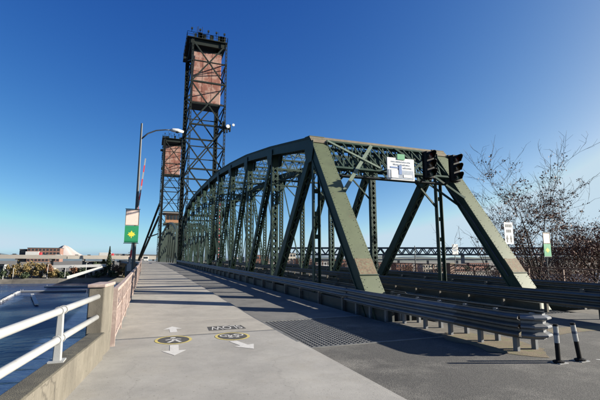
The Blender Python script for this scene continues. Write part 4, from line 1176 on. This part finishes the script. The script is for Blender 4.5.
# white van on the far deck
c = W(4.0, 196, 0); van = thing('van', 'white van coming along the outer lane beyond the lift span', 'van', tuple(c))
def vb(name, x0, x1, y0, y1, z0, z1, m, bev=0.0): 
    g = MB(); g.box(c.x+x0, c.x+x1, c.y+y0, c.y+y1, c.z+z0, c.z+z1); return g.build(name, m, van, bevel=bev)
vb('body', -1.05, 1.05, .9, 5.2, .35, 2.45, 'white_wall', .15); vb('bonnet', -1.0, 1.0, 0, .95, .35, 1.25, 'white_wall', .15)
vb('windscreen', -.9, .9, .84, .9, 1.35, 2.15, 'glass_dark')
for sx_ in (-.8, .6):
    vb('headlight', sx_, sx_+.22, -.03, .02, .75, .95, 'sign_white')
    for yy in (.6, 4.2):
        g = MB(); g.tube([(c.x+sx_-.1, c.y+yy, c.z+.35), (c.x+sx_+.2, c.y+yy, c.z+.35)], .35, 12); g.build('wheel', 'tyre', van)

# ================================================================== FAR SHORE, RIGHT
rb = random.Random(21)
specs = [(96, 14, 18, 'brick_red', 'red brick building on the far shore seen through the truss, leftmost'), (112, 13, 11, 'white_wall', 'white low building right of the leftmost red brick one'), (128, 15, 20, 'cream_wall', 'cream tall building on the far shore behind the near hanger'),
         (144, 13, 15, 'brick_pink', 'pinkish building behind the first vertical of the right truss'), (158, 12, 12, 'white_wall', 'white block between pinkish and brick buildings on the far shore'), (171, 9, 9, 'white_wall', 'white gabled house on the far shore left of the near end post'),
         (186, 16, 14, 'brick_red', 'brick warehouse on the far shore right of the gabled house'), (206, 16, 12, 'cream_wall', 'cream warehouse on the far shore behind the right truss diagonal'), (228, 18, 11, 'brick_pink', 'low pinkish warehouse farther right on the shore'), (254, 20, 10, 'brick_red', 'low red warehouse right of the pinkish one'), (286, 26, 9, 'cream_wall', 'long cream shed on the distant right shore'), (325, 30, 9, 'brick_pink', 'long brownish shed on the distant right shore'),
         (78, 12, 16, 'white_wall', 'white building nearest the bridge on the right shore'), (60, 14, 13, 'brick_pink', 'pinkish building hidden behind the middle of the truss'), (370, 30, 10, 'brick_red', 'last reddish shed along the distant right shore')]
for k, (x, w, h, m, lab) in enumerate(specs):
    building((x, 362+rb.uniform(-6, 20), -12), w, 10, h, lab, m, max(3, int(w/3)), max(2, int(h/4)), gable=(k == 5), grp='buildings on the far right shore')
for k in range(16):
    x = 70+k*24+rb.uniform(-8, 8)
    far_tree(x, 352+rb.uniform(-3, 6)+max(0, x-500)*.35, -12.2, rb.uniform(5, 9), rb.uniform(6, 9), ('%s tree on the far right shore, %s from the bridge' % ('bushy', ('nearest', 'second', 'third', 'fourth', 'fifth', 'sixth', 'seventh', 'eighth', 'ninth', 'tenth', 'eleventh', 'twelfth', 'thirteenth', 'fourteenth', 'fifteenth', 'last')[k])), rb.choice(('leaf_dark', 'leaf_rust', 'leaf_dark')), 90+k, n=450)

# distant double-deck truss bridge across the right of the picture
fw = Vector((math.sin(R(20.6)), math.cos(R(20.6)), 0)); rt = Vector((fw.y, -fw.x, 0)); D = 820
dbr = thing('truss_bridge', 'long distant double-deck truss bridge crossing the river at right', 'bridge', tuple(fw*D+rt*300+Vector((0, 0, WATER))))
def DP(t, z): return fw*D + rt*t + Vector((0, 0, z))
t0, t1, np_ = -60, 800, 100
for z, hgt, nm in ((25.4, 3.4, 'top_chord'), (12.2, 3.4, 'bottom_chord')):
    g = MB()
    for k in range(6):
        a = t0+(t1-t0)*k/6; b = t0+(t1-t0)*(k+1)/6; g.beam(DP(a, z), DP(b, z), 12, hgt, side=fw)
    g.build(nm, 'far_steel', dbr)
for k in range(np_):
    a = t0+(t1-t0)*k/np_; b = t0+(t1-t0)*(k+1)/np_
    for off in (-6, 6):
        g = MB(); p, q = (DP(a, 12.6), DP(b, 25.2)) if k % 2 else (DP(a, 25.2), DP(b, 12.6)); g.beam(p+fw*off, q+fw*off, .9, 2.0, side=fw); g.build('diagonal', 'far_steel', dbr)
for tt in (40, 170, 330, 520, 700):
    g = MB(); g.beam(DP(tt, WATER-2), DP(tt, 11.5), 5, 7, side=rt); g.build('pier', 'grey_concrete', dbr)
lb = thing('freeway_viaduct', 'low pale bridge approach below the distant truss bridge', 'viaduct', tuple(fw*(D-60)+rt*300+Vector((0, 0, WATER))))
g = MB(); g.beam(fw*(D-60)+rt*10+Vector((0, 0, 1.6)), fw*(D-60)+rt*760+Vector((0, 0, 3.5)), 10, 2.0, side=fw); g.build('deck', 'dock_grey', lb)
for k in range(14):
    p = fw*(D-60)+rt*(20+k*55); g = MB(); g.beam(p+Vector((0, 0, WATER-2)), p+Vector((0, 0, .7)), 3, 3); g.build('column', 'grey_concrete', lb)

# ================================================================== TREES AND SHRUBS AT RIGHT
def grow(g, p, d, L, r, lev, rng, tips, up=.12, kink=.18):
    n = 4; pts = [p]; rad = [r]; dd = d.copy()
    for i in range(n):
        dd = (dd + Vector((rng.gauss(0, 1), rng.gauss(0, 1), rng.gauss(0, .6)))*kink + Vector((0, 0, up))).normalized()
        pts.append(pts[-1]+dd*(L/n)); rad.append(max(.009, r*(1-.62*(i+1)/n)))
    g.tube(pts, rad, 6 if lev > 1 else 4, caps=False)
    if lev <= 1: tips += pts[1:]
    if lev == 0:      # fine twigs
        for q_ in pts[1:]:
            for _ in range(1):
                v_ = (dd+Vector((rng.gauss(0, .7), rng.gauss(0, .7), rng.gauss(0, .4)))).normalized(); g.tube([q_, q_+v_*L*.3], [.007, .005], 3, caps=False)
    if lev > 0:
        k = rng.randint(3, 5) if lev > 1 else rng.randint(3, 4)
        for j in range(k):
            i = rng.randint(1, n); ax = Vector((rng.gauss(0, 1), rng.gauss(0, 1), rng.gauss(0, .25))).normalized()
            nd = (dd*.75 + ax*.75).normalized()
            grow(g, pts[i], nd, L*rng.uniform(.5, .75), rad[i]*.62, lev-1, rng, tips, up, kink)
def bare_tree(x, y, z, limbs, seed, label, nleaf, leafsize, lev=3, r=.13, leafbias=1.0):
    rng = random.Random(seed); t = thing('bare_tree', label, 'tree', (x, y, z), 'sparse trees at right')
    g = MB(); tips = []
    base = Vector((x, y, z)); fork = base+Vector((0, 0, 1.3))
    g.tube([base-Vector((0, 0, .4)), base+Vector((.03, 0, .6)), fork], [r*1.35, r*1.1, r], 8)
    g.build('trunk', 'bark', t, smooth=True)
    g = MB()
    for (dx, dy, L) in limbs: grow(g, fork, Vector((dx, dy, 1)).normalized(), L, r*.62, lev, rng, tips)
    o = g.build('branches', 'bark', t, smooth=False); o['kind'] = 'stuff'
    g = MB(); zmin = z
    if nleaf:
        cl = [tips[rng.randrange(len(tips))] for _ in range(int(nleaf/11))]
        zt = max(c.z for c in tips)
        for c in cl:
            if rng.random() < ((c.z-z)/(zt-z))**1.8*1.2: continue
            for _ in range(rng.randint(4, 15)):
                p = c+Vector((rng.gauss(0, .17), rng.gauss(0, .17), rng.gauss(0, .08)))
                a = Vector((rng.gauss(0, 1), rng.gauss(0, 1), rng.gauss(0, .5))).normalized(); b = a.cross(Vector((rng.gauss(0, 1), rng.gauss(0, 1), rng.gauss(0, 1)))).normalized(); s = leafsize*rng.uniform(.6, 1.3)
                g.quad(p-a*s, p+b*s*.6, p+a*s, p-b*s*.6)
        o = g.build('foliage', 'leaf_maroon', t); o['kind'] = 'stuff'
    return t
bare_tree(27.6, 22.5, -2.0, [(.02, 0, 6.6), (.16, .1, 5.4), (-.30, .1, 4.6), (.42, 0, 5.0), (-.14, -.2, 5.8), (.62, .1, 4.4)], 5, 'sparse many-stemmed tree with dark red leaves behind the green banner', 11000, .075)
bare_tree(25.4, 24.5, -2.0, [(.02, 0, 6.6), (.12, 0, 5.4), (-.12, .1, 4.8)], 8, 'slender bare sapling standing by the right end post', 350, .07, lev=2, r=.07)
bare_tree(36.5, 24.0, -2.2, [(.0, 0, 4.6), (.4, 0, 4.2), (-.4, 0, 4.2), (.1, -.3, 4.4)], 12, 'darker leafy tree at the right picture edge', 11000, .085)
def shrub(x, y, z, rad, n, seed, label):
    rng = random.Random(seed); t = thing('shrub', label, 'shrub', (x, y, z), 'shrubs behind the right guardrail')
    g = MB()
    for k in range(9):
        a = rng.uniform(0, 6.283); g.tube([(x, y, z), (x+math.cos(a)*rad[0]*.3, y+math.sin(a)*rad[1]*.3, z+rad[2]), (x+math.cos(a)*rad[0]*.75, y+math.sin(a)*rad[1]*.7, z+rad[2]*1.7)], [.04, .03, .012], 5)
    o = g.build('stems', 'bark', t); o['kind'] = 'stuff'
    o = foliage((x, y, z+rad[2]*.95), rad , n, .07, rng, clumps=70, shell=.25).build('foliage', 'leaf_maroon', t); o['kind'] = 'stuff'
shrub(29.6, 26.2, -2.6, (2.2, 1.7, 2.5), 8500, 1, 'dark red shrub behind the foot of the right end post')
shrub(32.6, 26.4, -2.6, (2.5, 1.9, 2.9), 9500, 2, 'dark red shrub just right of the green banner pole')
shrub(36.2, 26.6, -2.6, (2.7, 2.0, 3.4), 11000, 3, 'dense dark red shrub between banner pole and picture edge')
shrub(40.4, 27.0, -2.6, (3.1, 2.2, 4.2), 13500, 4, 'tall dense dark red shrub at the right picture edge')

# light poles along the far left shore
for k, (x, h) in enumerate(((-97, 9.5), (-91, 8), (-69.5, 11), (-58, 8.5), (-44, 12), (-101, 10))):
    t = thing('light_pole', 'thin pale light pole on the far shore, %s from the left' % ('second', 'third', 'fourth', 'fifth', 'sixth', 'first')[k], 'light pole', (x, 349, -12.3), 'light poles on the far shore')
    g = MB(); g.tube([(x, 349, -12.6), (x, 349, -12.3+h)], [.22, .14], 6); g.build('pole', 'white_wall', t)
    g = MB(); g.box(x-.1, x+1.3, 348.8, 349.2, -12.3+h-.05, -12.3+h+.15); g.build('lamp_head', 'white_wall', t)

more = [(-66, 351, 6.5, 6, 'leaf_yellow', 'small yellow tree beside the rust tree on the far shore'), (-53, 358, 9, 7, 'leaf_rust', 'rust tree between the freeway columns'), (-25, 348, 6, 7, 'leaf_dark', 'dark bush at the foot of the pointed evergreen'),
        (-17, 349, 8, 7, 'leaf_yellow', 'pale yellow tree near the barrier gate on the far shore'), (-9, 350, 7.5, 8, 'leaf_rust', 'brown bush where the far shore meets the bridge'), (-40, 366, 13, 8, 'leaf_dark', 'dark tree rising between the ramps left of the evergreen'),
        (-112, 354, 10, 9, 'leaf_dark', 'dark tree cut by the left picture edge'), (-33, 372, 17, 7, 'leaf_dark', 'tall dark tree behind the freeway left of the evergreen'), (-14, 384, 19, 8, 'leaf_dark', 'tall dark tree behind the freeway by the lamp pole')]
for k, (x, y, h, w, lm, lab) in enumerate(more): far_tree(x, y, -12.2, h, w, lab, lm, 140+k)
rc = random.Random(31)
for k in range(11):      # vehicles on the far freeway
    x = -118+k*10.6+rc.uniform(-2, 2); z = 5.0 if x < -60 else 4.5; big = k in (3, 8); L_, H_ = (9, 3.4) if big else (4.4, 1.5)
    t = thing('truck' if big else 'car', ('%s on the far freeway, %s from the left' % ('white truck' if big else 'tiny car', ('first', 'second', 'third', 'fourth', 'fifth', 'sixth', 'seventh', 'eighth', 'ninth', 'tenth', 'eleventh')[k])), 'truck' if big else 'car', (x, 367, z), 'traffic on the far freeway')
    g = MB(); g.box(x-L_/2, x+L_/2, 366, 368, z+.4, z+H_*(.95 if big else .62)); g.build('body', rc.choice(('white_wall', 'grey_roof', 'stripe_red', 'grey_concrete')) if not big else 'white_wall', t, bevel=.12)
    if not big: g = MB(); g.box(x-L_*.28, x+L_*.25, 366.15, 367.85, z+H_*.62, z+H_); g.build('cabin', 'glass_dark', t, bevel=.15)
    else: g = MB(); g.box(x+L_/2+.1, x+L_/2+2, 366.1, 367.9, z+.4, z+2.6); g.build('cab', 'stripe_red', t, bevel=.15)
    for wx in (-.32, .32):
        g = MB(); g.tube([(x+wx*L_, 365.95, z+.36), (x+wx*L_, 368.05, z+.36)], .36, 8); g.build('wheel', 'tyre', t)
